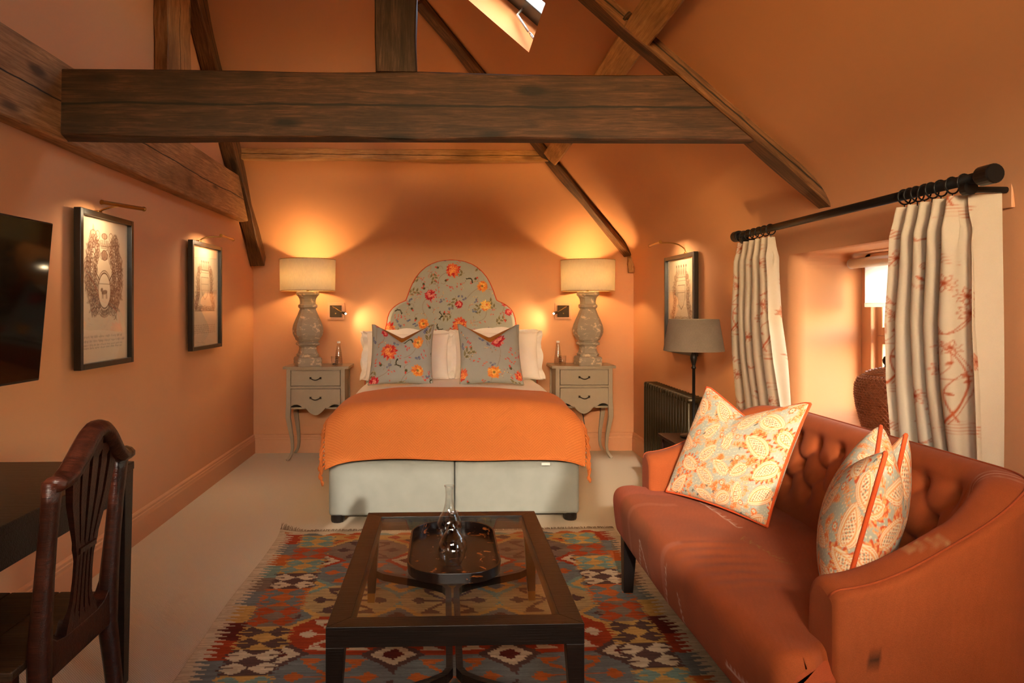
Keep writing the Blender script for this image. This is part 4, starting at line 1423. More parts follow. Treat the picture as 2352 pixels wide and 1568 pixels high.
# ------------------------------------------------------------------ cushions and pillows
def pillow_points(w, h, t, n, m, pinch=0.07, chop=0.0, cut=0.34, side=-1, sag=0.0, skew=0.0, seed=0, wr=0.0):
    ease = lambda k: np.sin(np.linspace(-1, 1, k) * np.pi / 2) * 0.92 + np.linspace(-1, 1, k) * 0.08
    u, v = np.meshgrid(ease(n), ease(m), indexing='ij')
    x = w / 2 * u * (1 - pinch * (1 - v ** 2))
    z = h / 2 * v * (1 - pinch * (1 - u ** 2)) + h / 2
    th = t * np.clip((1 - u ** 2) * (1 - v ** 2), 0, 1) ** 0.42
    vv = (v + 1) / 2
    V = np.clip(1 - np.abs(u) / 0.92, 0, 1)
    dip = chop * V ** 1.15 * vv ** 3
    z = z - dip
    th = th * (1 - 0.45 * np.clip(chop * 6, 0, 1) * np.exp(-(u / cut) ** 2) * vv ** 4)
    rg = np.random.RandomState(seed)
    wv = sum(np.sin(u * rg.uniform(2, 9) + v * rg.uniform(2, 9) + rg.rand() * 6.3) for _ in range(6)) / 6 * wr * np.clip(th / t, 0, 1)
    z = z - sag * (1 - u ** 2) * (1 - vv) * 0
    x = x + skew * vv
    return np.stack([x, side * (th + wv), z], -1), (u + 1) / 2, (v + 1) / 2
def border(P):
    return np.concatenate([P[:, 0], P[-1, 1:], P[-2::-1, -1], P[0, -2:0:-1]])
def cushion(name, label, cat, w, h, t, front, back, pipe, loc, right, up, canvas=None, canvas_b=None, n=150, chop=0.0, chop_b=None, group=None, seed=0, piping=True, pinch=0.07, pr=0.006, parts=True):
    """right and up give the pose; the printed face looks along right x up reversed"""
    r = Vector(right).normalized(); u_ = Vector(up); u_ = (u_ - r * u_.dot(r)).normalized()
    f = u_.cross(r)                         # local +Y, away from the printed face
    M = Matrix(((r.x, f.x, u_.x, 0), (r.y, f.y, u_.y, 0), (r.z, f.z, u_.z, 0), (0, 0, 0, 1)))
    M = Matrix.Translation(Vector(loc)) @ M
    e = bpy.data.objects.new(name, None); COL.objects.link(e); e.empty_display_size = 0.1
    e.matrix_basis = M
    tag(e, label, cat, group)
    def metric(P):
        i, j = P.shape[0] // 2, P.shape[1] // 2
        a = np.concatenate([[0], np.cumsum(np.linalg.norm(np.diff(P[:, j], axis=0), axis=1))])
        b = np.concatenate([[0], np.cumsum(np.linalg.norm(np.diff(P[i], axis=0), axis=1))])
        return np.meshgrid(a, b, indexing='ij')
    P, a, b = pillow_points(w, h, t, n, n, pinch, chop, side=-1, seed=seed, wr=0.004 if piping else 0.014)
    grid('cover', P, front, e, colors=canvas.sample(*metric(P)) if canvas else None, flip=True)
    nb = n if canvas_b else 48
    Q, a, b = pillow_points(w, h, t, nb, nb, pinch, chop if chop_b is None else chop_b, side=1, seed=seed + 1, wr=0.004)
    grid('back_cover', Q, back, e, colors=canvas_b.sample(*metric(Q)) if canvas_b else None)
    if piping:
        Bd = border(P)[::3]
        MB().loop_tube([tuple(p) for p in Bd], pr, 6).build('piping', pipe, e, smooth=True)
    return e

# four white pillows leaning on the headboard
def white_pillow(label, cx, by, lean, w, h, seed, roll=0.0):
    up = Vector((math.sin(roll), math.sin(lean), math.cos(lean)))
    e = cushion('pillow', label, 'pillow', w, h, 0.085, 'white_cotton', 'white_cotton', None, (cx, by, 0.705), (1, 0, 0), up, n=44, seed=seed, piping=False, pinch=0.05, group='white pillows against the headboard')
    # ruffled flange
    P, _, _ = pillow_points(w, h, 0.085, 44, 44, 0.05, 0, seed=seed)
    Bd = border(P)
    c = np.array([0, 0, h / 2])
    k = np.arange(len(Bd))
    out = Bd + (Bd - c) / np.linalg.norm(Bd - c, axis=1, keepdims=True) * (0.045 + 0.008 * np.sin(k * 0.45 + seed))[:, None]
    out[:, 1] += 0.014 * np.sin(k * 0.6 + seed) + 0.01 * np.sin(k * 0.23)
    out[:, 2] = np.maximum(out[:, 2], 0.0)
    mid = (Bd + out) / 2; mid[:, 1] += 0.008 * np.sin(k * 0.6 + seed + 1)
    grid('flange', np.stack([Bd, mid, out]), 'white_cotton', e, wrap_v=True)
    return e
white_pillow('white cotton pillow standing at the back beside the left bedside lamp', -0.32, 5.86, 0.12, 0.70, 0.36, 1)
white_pillow('white cotton pillow standing at the back beside the right bedside lamp', 0.44, 5.86, 0.12, 0.70, 0.37, 2)
white_pillow('white cotton pillow leaning directly behind the left floral cushion', -0.30, 5.60, 0.42, 0.68, 0.40, 3)
white_pillow('white cotton pillow leaning directly behind the right floral cushion', 0.43, 5.60, 0.42, 0.70, 0.41, 4, 0.03)
fl1 = floral(0.58, 0.58, 640, [(0.17, 0.24, .062, CORAL), (0.38, 0.30, .040, GOLD), (0.38, 0.11, .046, GOLD), (0.06, 0.03, .048, RED), (0.42, 0.42, .040, RED), (0.07, 0.40, .026, RED), (0.13, 0.36, .026, RED)], 8, bg=(164, 162, 152))
fl2 = floral(0.58, 0.58, 640, [(0.31, 0.33, .054, RED), (0.27, 0.09, .050, GOLD), (0.03, 0.09, .05, CORAL), (0.46, 0.08, .04, CORAL), (0.44, 0.43, .03, RED)], 12, bg=(164, 162, 152))
cushion('floral_cushion', 'square floral cushion with mustard back, left of the two on the bed', 'cushion', 0.475, 0.50, 0.085, 'print_cloth', 'mustard_velvet', 'grey_piping', (-0.323, 5.12, 0.715), (1, -0.02, 0.0), (0.02, 0.55, 1), fl1, chop=0.15, chop_b=0.10, group='floral cushions on the bed', pr=0.005)
cushion('floral_cushion', 'square floral cushion with mustard back, right of the two on the bed', 'cushion', 0.475, 0.50, 0.085, 'print_cloth', 'mustard_velvet', 'grey_piping', (0.352, 5.12, 0.715), (1, 0.06, -0.01), (0.0, 0.55, 1), fl2, chop=0.15, chop_b=0.095, group='floral cushions on the bed', seed=3, pr=0.005)

# ------------------------------------------------------------------ bedside tables, lamps, water
def nightstand(label, loc):
    t = thing('bedside_table', label, 'bedside table', loc, group='grey painted bedside tables')
    W, D = 0.245, 0.165
    top = [(-0.275, 0.19), (-0.275, -0.16)] + [(-0.275 + 0.55 * k / 20, -0.175 - 0.020 * math.cos((k / 20 - 0.5) * 2 * math.pi) - 0.008) for k in range(21)] + [(0.275, -0.16), (0.275, 0.19)]
    MB().prism(top[::-1], 'z', 0.768, 0.790).build('top', 'grey_paint', t, bevel=0.006, seg=3)
    mb = MB()
    mb.box(-W + 0.01, -W + 0.03, -D, D, 0.42, 0.768).box(W - 0.03, W - 0.01, -D, D, 0.42, 0.768).box(-W + 0.02, W - 0.02, D - 0.02, D, 0.42, 0.768).box(-W + 0.02, W - 0.02, -D + 0.02, D, 0.43, 0.445)
    mb.box(-W + 0.035, W - 0.035, -D + 0.002, -D + 0.02, 0.757, 0.768).box(-W + 0.035, W - 0.035, -D + 0.002, -D + 0.02, 0.606, 0.624)
    mb.build('carcass', 'grey_paint', t)
    def handle(z, parent):
        h = MB()
        h.tube([(-0.040 + 0.08 * k / 10, -D - 0.018 - 0.006 * math.sin(math.pi * k / 10), z - 0.016 * math.sin(math.pi * k / 10)) for k in range(11)], 0.0042, 6)
        for s in (-1, 1):
            h.tube([(s * 0.040, -D + 0.002, z), (s * 0.040, -D - 0.022, z)], [0.005, 0.006], 8)
            h.prism([(s * 0.034, z - 0.010), (s * 0.052, z - 0.007), (s * 0.047, z), (s * 0.052, z + 0.008), (s * 0.034, z + 0.009)][::s], 'y', -D - 0.006, -D + 0.001)
        h.build('handle', 'handle_iron', parent, smooth=True)
    d = MB().box(-W + 0.04, W - 0.04, -D - 0.004, -D + 0.018, 0.628, 0.756).build('drawer', 'grey_paint', t, bevel=0.004)
    handle(0.694, d)
    # lower drawer whose front runs down into the shaped apron
    a = W - 0.04
    low = [(-a, 0.602), (-a, 0.455), (-a + 0.010, 0.462), (-a + 0.025, 0.470), (-a + 0.05, 0.472), (-a + 0.075, 0.462), (-a + 0.10, 0.443), (-a + 0.112, 0.437), (-a + 0.120, 0.444)]
    low += [(-a + 0.120 + (2 * a - 0.24) * k / 12, 0.444 - 0.062 * math.sin(math.pi * k / 12) ** 0.9) for k in range(1, 12)]
    low += [(-u, v) for u, v in low[:9]][::-1]
    d = MB().prism(low, 'y', -D - 0.004, -D + 0.018).build('drawer', 'grey_paint', t, bevel=0.002)
    handle(0.528, d)
    for sx in (-1, 1):
        for sy in (-1, 1):
            x, y = sx * (W - 0.018), sy * (D - 0.018)
            k = 0.5 if sy > 0 else 1.0
            pts, rad = [], []
            for z, o, r in ((0.768, 0, .021), (0.60, 0, .021), (0.47, 0.000, .0225), (0.42, 0.003, .024), (0.36, 0.004, .023), (0.28, -0.008, .020), (0.18, -0.022, .016), (0.10, -0.026, .0135), (0.05, -0.018, .013), (0.018, -0.002, .014), (0.0, 0.014, .014)):
                pts.append((x + sx * o, y + sy * o * k, z)); rad.append(r * 1.2)
            MB().tube(pts, rad, 4).build('leg', 'grey_paint', t, bevel=0.003, angle=50)
    return t
ns = nightstand('grey painted bedside table with two drawers, left of the bed', (-1.082, 6.03, 0))
dup(ns, (1.192, 6.03, 0), None, 'grey painted bedside table with two drawers, right of the bed')

def sq_lathe(mb, prof, ch=0.28, c=(0, 0, 0)):
    vs, fs = [], []
    for h, z in prof:
        q = h * (1 - ch)
        for x, y in ((h, -q), (h, q), (q, h), (-q, h), (-h, q), (-h, -q), (-q, -h), (q, -h)):
            vs.append((c[0] + x, c[1] + y, c[2] + z))
    m = len(prof)
    for i in range(m - 1):
        for k in range(8):
            k2 = (k + 1) % 8
            fs.append((i * 8 + k, i * 8 + k2, (i + 1) * 8 + k2, (i + 1) * 8 + k))
    fs += [tuple(range(8))[::-1], tuple((m - 1) * 8 + k for k in range(8))]
    return mb.add(vs, fs)
def shade_mesh(r0, r1, h, z0, t=0.003, n=56):
    mb = MB()
    mb.lathe([(r0, z0), (r1, z0 + h), (r1 - t, z0 + h), (r0 - t, z0), (r0, z0)], n, cap=False)
    return mb
def table_lamp(label, loc, rz):
    t = thing('table_lamp', label, 'lamp', loc, (0, 0, rz), group='baluster lamps on the bedside tables')
    pl_ = [(0.098, 0.0), (0.100, 0.01), (0.101, 0.055), (0.098, 0.070), (0.088, 0.078)]
    sq_lathe(MB(), pl_, 0.10).build('plinth', 'distressed', t)
    body = [(0.080, 0.078), (0.084, 0.098), (0.074, 0.108), (0.066, 0.135), (0.064, 0.160), (0.070, 0.172), (0.088, 0.180), (0.087, 0.196), (0.074, 0.203), (0.080, 0.214), (0.090, 0.222), (0.096, 0.240), (0.108, 0.262), (0.114, 0.290), (0.114, 0.318), (0.108, 0.350), (0.094, 0.390), (0.078, 0.430), (0.066, 0.466), (0.060, 0.482), (0.062, 0.492), (0.072, 0.500), (0.072, 0.520), (0.060, 0.528), (0.058, 0.548), (0.062, 0.572), (0.072, 0.592), (0.084, 0.604), (0.086, 0.622), (0.080, 0.634)]
    sq_lathe(MB(), body, 0.30).build('baluster', 'distressed', t, bevel=0.002, angle=20)
    MB().lathe([(0.012, 0.634), (0.012, 0.668), (0.02, 0.67), (0.02, 0.70), (0.010, 0.705)], 12).build('lamp_holder', 'brass', t, smooth=True)
    mb = MB().lathe([(0.001, 0.70), (0.018, 0.712), (0.028, 0.745), (0.024, 0.775), (0.001, 0.79)], 16, cap=False)
    mb.build('bulb', 'bulb_glow', t, smooth=True)
    sh = shade_mesh(0.230, 0.234, 0.265, 0.640).build('shade', 'cream_shade', t, smooth=True)
    rim = MB().loop_tube([(0.2325 * math.cos(k * 0.1309), 0.2325 * math.sin(k * 0.1309), 0.905) for k in range(48)], 0.003, 6)
    rim.loop_tube([(0.2285 * math.cos(k * 0.1309), 0.2285 * math.sin(k * 0.1309), 0.640) for k in range(48)], 0.003, 6)
    for k in range(3):
        a = k * 2.094 + 0.4
        rim.tube([(0.012 * math.cos(a), 0.012 * math.sin(a), 0.69), (0.228 * math.cos(a), 0.228 * math.sin(a), 0.665)], 0.002, 5)
    rim.build('shade_ring', 'brass', sh, smooth=True)
    return t
def bulb_light(t, z, w, r=0.03):
    light('lamp_light', 'POINT', (t.location.x, t.location.y, t.location.z + z), w, WARM, r)
l1 = table_lamp('baluster lamp with cream drum shade on the left bedside table', (-1.165, 5.955, 0.790), R(24))
l2 = dup(l1, (1.242, 5.955, 0.790), (0, 0, R(4)), 'baluster lamp with cream drum shade on the right bedside table')
for l_ in (l1, l2):
    bulb_light(l_, 0.745, TABLE_LAMP_W, 0.035)

def bottle(label, loc):
    t = thing('water_bottle', label, 'bottle', loc, group='glass water bottles by the bed')
    mb = MB().lathe([(0.030, 0.0), (0.034, 0.004), (0.034, 0.02), (0.030, 0.07), (0.022, 0.13), (0.015, 0.175), (0.013, 0.195), (0.012, 0.195), (0.014, 0.175), (0.020, 0.13), (0.028, 0.07), (0.031, 0.02), (0.026, 0.006), (0.001, 0.006)], 24)
    mb.build('body', 'blown_glass', t, smooth=True)
    r_ = MB()
    for k in range(9):
        z = 0.03 + k * 0.016
        rr = float(np.interp(z, [0.02, 0.07, 0.13, 0.175], [0.0345, 0.0305, 0.0225, 0.0155]))
        r_.loop_tube([(rr * math.cos(j * 0.2618), rr * math.sin(j * 0.2618), z) for j in range(24)], 0.0012, 5)
    r_.build('rib', 'blown_glass', t, smooth=True)
    MB().lathe([(0.014, 0.192), (0.0145, 0.196), (0.0145, 0.206), (0.011, 0.209)], 16).build('stopper', 'white_plastic', t, smooth=True)
    return t
bo = bottle('clear ridged water bottle beside the left bedside lamp', (-0.905, 5.97, 0.7905))
dup(bo, (0.985, 5.97, 0.7905), None, 'clear ridged water bottle beside the right bedside lamp')
def tumbler(label, loc):
    o = MB().lathe([(0.024, 0), (0.027, 0.004), (0.031, 0.045), (0.033, 0.085), (0.0315, 0.085), (0.0295, 0.045), (0.025, 0.012), (0.001, 0.012)], 24).build('tumbler', 'blown_glass', smooth=True)
    o.location = loc
    return tag(o, label, 'glass', 'tumblers by the bed')
tumbler('clear glass tumbler in front of the bottle on the left bedside table', (-0.925, 5.895, 0.7905))
tumbler('clear glass tumbler in front of the bottle on the right bedside table', (1.012, 5.90, 0.7905))
o = MB().box(-0.965, -0.935, 6.02, 6.05, 0.7905, 0.806).build('alarm_clock', 'black_plastic', bevel=0.004)
tag(o, 'tiny black clock between lamp and bottle on the left bedside table', 'clock')

def reading_light(label, x, s):
    """s: +1 the lamp head swings to the right"""
    t = thing('reading_light', label, 'wall light', (x, YB, 1.255), group='reading lights beside the headboard')
    MB().box(-0.075, 0.075, -0.012, 0.0, -0.075, 0.075).build('mounting_block', 'trim_paint', t, bevel=0.003)
    MB().box(-0.052, 0.052, -0.024, -0.012, -0.052, 0.052).build('back_plate', 'dark_bronze', t, bevel=0.002)
    MB().tube([(-0.02 * s, -0.024, 0.03), (-0.022 * s, -0.055, 0.042), (0.03 * s, -0.09, 0.012), (0.075 * s, -0.105, -0.012)], 0.004, 8).build('arm', 'brass', t, smooth=True)
    MB().tube([(0.070 * s, -0.103, -0.010), (0.100 * s, -0.118, -0.020)], [0.011, 0.013], 14).build('lamp_head', 'dark_bronze', t, smooth=True)
    MB().lathe([(0.0005, -0.007), (0.006, -0.004), (0.008, 0), (0.006, 0.004), (0.0005, 0.007)], 12, (0.102 * s, -0.121, -0.021), cap=False).build('led', 'led_glow', t, smooth=True)
    MB().tube([(0.0, -0.024, -0.02), (0.0, -0.03, -0.02)], 0.006, 10).build('switch', 'brass', t)
    light('reading_lamp_light', 'SPOT', (x + 0.115 * s, YB - 0.13, 1.235), READING_W, (1.0, 0.70, 0.38), 0.008, direction=(0.9 * s, 0.05, -0.40), spot_size=R(150), spot_blend=1.0)
    return t
reading_light('square bronze reading light on the wall left of the headboard', -0.963, 1)
reading_light('square bronze reading light on the wall right of the headboard', 1.068, -1)
o = MB().tube([(1.21, 6.16, 0.43), (1.24, 6.15, 0.32), (1.255, 6.13, 0.20), (1.23, 6.12, 0.10), (1.17, 6.09, 0.03), (1.08, 6.05, 0.008), (0.98, 6.03, 0.007)], 0.004, 6).build('lamp_cable', 'black_plastic', smooth=True)
tag(o, 'black lamp cable hanging under the right bedside table', 'cable')
# ------------------------------------------------------------------ framed crests with picture lights
def picture(label, loc, rz, w, h, kind, glow):
    """local: x across, -y towards the room, z up; origin at the centre on the wall"""
    t = thing('framed_crest', label, 'picture', loc, (0, 0, rz), group='framed heraldic prints')
    fw, dp, so = 0.026, 0.030, 0.022
    mb = MB()
    for x0, x1, z0, z1 in ((-w / 2, -w / 2 + fw, -h / 2, h / 2), (w / 2 - fw, w / 2, -h / 2, h / 2), (-w / 2 + fw, w / 2 - fw, -h / 2, -h / 2 + fw), (-w / 2 + fw, w / 2 - fw, h / 2 - fw, h / 2)):
        mb.box(x0, x1, -so - dp, -so + 0.002, z0, z1)
    mb.box(-w / 2 + 0.05, w / 2 - 0.05, -so + 0.002, 0.0, -h / 2 + 0.05, h / 2 - 0.05)
    mb.build('frame', 'frame_lacquer', t, bevel=0.002)
    cw, chh = w - 2 * fw, h - 2 * fw
    cv = armorial(cw, chh, 620, kind)
    nx, nz = int(cw / 0.0030), int(chh / 0.0030)
    u, v = np.meshgrid(np.linspace(0, cw, nx), np.linspace(0, chh, nz), indexing='ij')
    grid('print', np.stack([u - cw / 2, np.full_like(u, -so - 0.006), v - chh / 2], -1), 'paper', t, colors=cv.sample(u, v))
    MB().box(-cw / 2, cw / 2, -so - 0.014, -so - 0.012, -chh / 2, chh / 2).build('glass', 'picture_glass', t)
    return t
t_ = NT('aged_paper'); t_.col(t_.attr()); t_.set(Roughness=0.8); MATS['paper'] = t_.m
picture('tall framed crest with an oval shield, nearest the television on the left', (XL, 3.448, 1.368), R(90), 0.535, 0.74, 1, 1)
picture('tall framed crest under a crown, further along the wall near the bed', (XL, 4.872, 1.364), R(90), 0.60, 0.73, 2, 1)
picture('tall framed crest half hidden by the grey lampshade beside the radiator', (XR, 4.862, 1.310), R(-90), 0.62, 0.70, 3, 1)
def picture_light(label, base, a, b):
    """base: foot on the wall above the frame; a-b: ends of the brass lamp tube"""
    t = thing('picture_light', label, 'picture light', base, group='brass picture lights')
    a, b, p = Vector(a), Vector(b), Vector(base)
    c = (a + b) / 2
    inw = 1 if p.x < 0 else -1
    m = p + Vector((inw * 0.02, 0, 0.045))
    pts = []
    for k in range(13):
        s = k / 12
        q = (1 - s) ** 2 * p + 2 * s * (1 - s) * (p + Vector((inw * 0.03, 0.0, (c.z - p.z) * 1.5))) + s * s * c
        pts.append(q)
    MB().tube(pts, 0.0045, 8).build('arm', 'brass', t, smooth=True, world=True)
    MB().box(p.x - 0.012, p.x + 0.012, p.y - 0.02, p.y + 0.02, p.z - 0.03, p.z + 0.008).build('bracket', 'brass', t, bevel=0.003, world=True)
    d = (b - a).normalized()
    MB().tube([a, a + d * 0.006, a + d * 0.008, b - d * 0.008, b - d * 0.006, b], [0.0115, 0.0115, 0.0095, 0.0095, 0.0115, 0.0115], 16).build('lamp_tube', 'brass', t, smooth=False, world=True)
    dirn = Vector((-inw * 0.55, 0, -1)).normalized()
    lo = light('picture_lamp_light', 'AREA', c + Vector((-inw * 0.006, 0, -0.013)), PICTURE_W, (1.0, 0.74, 0.44), 0.2, direction=dirn, shape='RECTANGLE', size_y=0.012, spread=R(150))
    # lie the strip along the tube
    z = -dirn; x = (d - z * d.dot(z)).normalized(); y = z.cross(x)
    lo.rotation_euler = Matrix(((x.x, y.x, z.x), (x.y, y.y, z.y), (x.z, y.z, z.z))).to_euler()
    return t
picture_light('brass picture light over the crest nearest the television', (XL + 0.012, 3.42, 1.745), (-1.556, 3.20, 1.762), (-1.466, 3.44, 1.765))
picture_light('brass picture light over the crest near the left bedside lamp', (XL + 0.012, 4.80, 1.738), (-1.50, 4.71, 1.770), (-1.50, 4.98, 1.768))
picture_light('brass picture light over the crest behind the grey lampshade', (XR - 0.012, 4.80, 1.668), (1.475, 4.68, 1.735), (1.475, 4.93, 1.728))

# ------------------------------------------------------------------ television
tv = thing('television', 'black flat television tilted out from the wall at the left edge', 'television', (-1.50, 2.13, 1.305), (0, R(5.2), R(-2.5)))
MB().box(-0.022, 0.014, -0.475, 0.475, -0.290, 0.290).build('casing', 'black_plastic', tv, bevel=0.004)
MB().box(0.0142, 0.0155, -0.468, 0.468, -0.280, 0.284).build('screen', 'screen_gloss', tv)
mb = MB().box(-0.17, -0.15, -0.10, 0.10, -0.12, 0.12).tube([(-0.16, 0, 0), (-0.09, 0.06, 0), (-0.02, 0, 0)], 0.018, 8)
mb.build('wall_bracket', 'black_iron', tv)

# ------------------------------------------------------------------ desk and chair
dk = thing('desk', 'black wooden writing desk along the wall under the television', 'desk', (-1.37, 1.75, 0))
MB().box(-1.665, -1.072, 1.05, 2.436, 0.725, 0.752).build('top', 'desk_wood', dk, bevel=0.003, world=True)
for nm, b in (('apron', (-1.13, -1.095, 1.10, 2.37, 0.63, 0.725)), ('apron', (-1.64, -1.61, 1.10, 2.37, 0.63, 0.725)), ('apron', (-1.61, -1.13, 2.385, 2.412, 0.63, 0.725)), ('apron', (-1.61, -1.13, 1.06, 1.085, 0.63, 0.725))):
    MB().box(*b).build(nm, 'desk_wood', dk, world=True)
for x in (-1.105, -1.632):
    for y in (2.403, 1.082):
        MB().add([(x + sx * a, y + sy * a, z) for a, z in ((0.019, 0.0), (0.0305, 0.725)) for sx, sy in ((-1, -1), (1, -1), (1, 1), (-1, 1))], [(3, 2, 1, 0), (4, 5, 6, 7), (0, 1, 5, 4), (1, 2, 6, 5), (2, 3, 7, 6), (3, 0, 4, 7)]).build('leg', 'desk_wood', dk, bevel=0.002, world=True)
o = MB().box(-1.655, -1.5365, 2.30, 2.40, 0.7525, 0.893).build('white_box', 'white_plastic', bevel=0.004)
tag(o, 'white box on the far corner of the black desk, only its edge in view', 'box')

ch = thing('dining_chair', 'dark mahogany chair with arched pierced back drawn up to the desk', 'chair', (-1.13, 1.80, 0))
NY, FY, CY = 1.645, 1.985, 1.815
def rake(z): return -0.948 + 0.045 * max(0.0, z - 0.42) ** 1.2 / 0.55 ** 1.2
for y, s in ((NY, -1), (FY, 1)):
    pts = [(rake(0) + 0.05 * (1 - z / 0.42) if z < 0.42 else rake(z), y - s * 0.006 * (1 - z / 0.9) * 2, z) for z in (0.011, 0.14, 0.28, 0.40, 0.47, 0.55, 0.65, 0.75, 0.83, 0.876)]
    MB().tube(pts, [0.020, 0.022, 0.024, 0.027, 0.028, 0.025, 0.022, 0.021, 0.022, 0.024], 8, flat=(0.95, 1.05)).build('leg', 'chair_wood', ch, smooth=True, world=True)
cr = []
for k in range(25):
    s = k / 24 * 2 - 1
    hump = 0.100 * (0.5 + 0.5 * math.cos(math.pi * min(1, abs(s) * 1.12))) ** 1.15
    cr.append((rake(0.88 + hump) + 0.010, CY + s * 0.182, 0.872 + hump))
MB().tube(cr, [0.026 if 2 < k < 22 else 0.023 for k in range(25)], 10, flat=(1.15, 0.85)).build('crest_rail', 'chair_wood', ch, smooth=True, world=True)
# pierced splat: five ribs gathered at a waist, then fanning to the shoe
mb = MB()
def splat_y(s, z):
    """half-width of the vase outline"""
    wz = np.interp(z, [0.47, 0.50, 0.54, 0.60, 0.66, 0.72, 0.80, 0.88, 0.93], [0.062, 0.052, 0.040, 0.036, 0.037, 0.055, 0.080, 0.092, 0.085])
    return CY + s * wz
for s in (-1.0, -0.5, 0.0, 0.5, 1.0):
    zt = 0.955 - 0.05 * abs(s)
    zs_ = np.linspace(0.47, zt, 26)
    wd = []
    for z in zs_:
        hw_ = float(splat_y(1.0, z)) - CY
        wd.append(hw_ * (0.36 if z > 0.90 or z < 0.505 or abs(z - 0.668) < 0.012 else 0.27 if abs(s) > 0.9 else 0.235))
    mb.tube([(rake(z) + 0.006, float(splat_y(s, z)), float(z)) for z in zs_], wd, 4, flat=(0.55, 1.0) if max(wd) > 0 else None)
mb.tube([(rake(0.668) + 0.006, CY - 0.04, 0.668), (rake(0.668) + 0.006, CY + 0.04, 0.668)], 0.012, 6)
mb.prism([(CY - 0.085, 0.462), (CY + 0.085, 0.462), (CY + 0.06, 0.505), (CY - 0.06, 0.505)], 'x', -0.958, -0.934)
mb.build('splat', 'chair_wood', ch, world=True)
rail = [(NY, 0.40), (FY, 0.40), (FY, 0.535), (FY - 0.03, 0.50), (FY - 0.055, 0.482), (FY - 0.09, 0.475), (NY + 0.09, 0.475), (NY + 0.055, 0.482), (NY + 0.03, 0.50), (NY, 0.535)]
MB().prism(rail, 'x', -0.968, -0.930).build('back_rail', 'chair_wood', ch, bevel=0.004, world=True)
for k in range(3):
    MB().box(-1.372 + 0.137 * k, -1.2365 + 0.137 * k, 1.575, 2.022, 0.448, 0.470).build('seat_board', 'seat_wood', ch, bevel=0.004, world=True)
for b in ((-1.36, -0.97, 1.59, 1.615, 0.385, 0.448), (-1.36, -0.97, 1.982, 2.007, 0.385, 0.448), (-1.365, -1.34, 1.59, 2.007, 0.385, 0.448)):
    MB().box(*b).build('seat_rail', 'chair_wood', ch, world=True)
for y in (1.605, 1.99):
    MB().box(-1.368, -1.33, y - 0.019, y + 0.019, 0, 0.40).build('leg', 'chair_wood', ch, bevel=0.003, world=True)

# ------------------------------------------------------------------ kilim rug
RX0, RX1, RY0, RY1 = -0.935, 0.985, 3.975, 1.15
nx, ny = 470, 480
u, v = np.meshgrid(np.linspace(0, RX1 - RX0, nx), np.linspace(0, RY0 - RY1, ny), indexing='ij')
rg = np.random.RandomState(2)
wob = sum(np.sin(u * rg.uniform(2, 9) + v * rg.uniform(2, 8) + rg.rand() * 6) for _ in range(5)) / 5
z = 0.0075 + 0.0018 * wob
curl = np.clip(1 - np.hypot(u, v * 1.4) / 0.13, 0, 1)
z = z + 0.018 * curl ** 1.5
for_e = np.minimum(np.minimum(u, RX1 - RX0 - u), v)
z = np.where(for_e <= 1e-6, 0.001, z) + 0.0
rug = thing('kilim_rug', 'multicoloured geometric kilim rug under the coffee table', 'rug', (0, 2.6, 0))
kx = u + 0.0035 * np.sin(v * 23) + 0.002 * np.sin(v * 71)
grid('weave', np.stack([RX0 + u + 0.006 * np.sin(v * 5), RY0 - v + 0.010 * np.sin(u * 4.2), z], -1), 'kilim_cloth', rug, colors=kilim_color(kx, v + 0.003 * np.sin(u * 19), RX1 - RX0, RY0 - RY1), world=True)
mb = MB()
for k in range(420):
    x = RX0 + 0.004 + (RX1 - RX0 - 0.008) * k / 419
    y = RY0 + 0.010 * math.sin((x - RX0) * 4.2)
    c_ = max(0, 1 - (x - RX0) / 0.13)
    L = rnd.uniform(0.022, 0.045); a = rnd.uniform(-0.012, 0.012)
    mb.tube([(x, y - 0.003, 0.006 + 0.018 * c_ ** 1.5), (x + a * 0.5, y + L * 0.5, 0.010 + 0.03 * c_), (x + a, y + L, 0.004 + 0.045 * c_)], [0.0026, 0.002, 0.001], 4)
tag(mb.build('fringe', 'fringe_wool', rug, world=True), kind='stuff')

# ------------------------------------------------------------------ coffee table, tray, vases
ct = thing('coffee_table', 'dark wooden coffee table with a glass top on the kilim', 'coffee table', (0.033, 2.49, 0))
TX0, TX1, TY0, TY1, TZ = -0.331, 0.396, 1.944, 3.032, 0.39
fw = 0.063
mb = MB()
n_ = 4
o4 = [(TX0, TY0), (TX1, TY0), (TX1, TY1), (TX0, TY1)]
i4 = [(TX0 + fw, TY0 + fw), (TX1 - fw, TY0 + fw), (TX1 - fw, TY1 - fw), (TX0 + fw, TY1 - fw)]
def bar_mb(p, q, r_, s, z0, z1):
    return MB().prism([p, q, r_, s], 'z', z0, z1)
for k in range(4):
    j = (k + 1) % 4
    bar_mb(o4[k], o4[j], i4[j], i4[k], TZ - 0.058, TZ).build('top_rail', 'table_wood', ct, bevel=0.0015, world=True)
MB().box(TX0 + fw - 0.004, TX1 - fw + 0.004, TY0 + fw - 0.004, TY1 - fw + 0.004, TZ - 0.012, TZ - 0.004).build('glass_top', 'table_glass', ct, world=True)
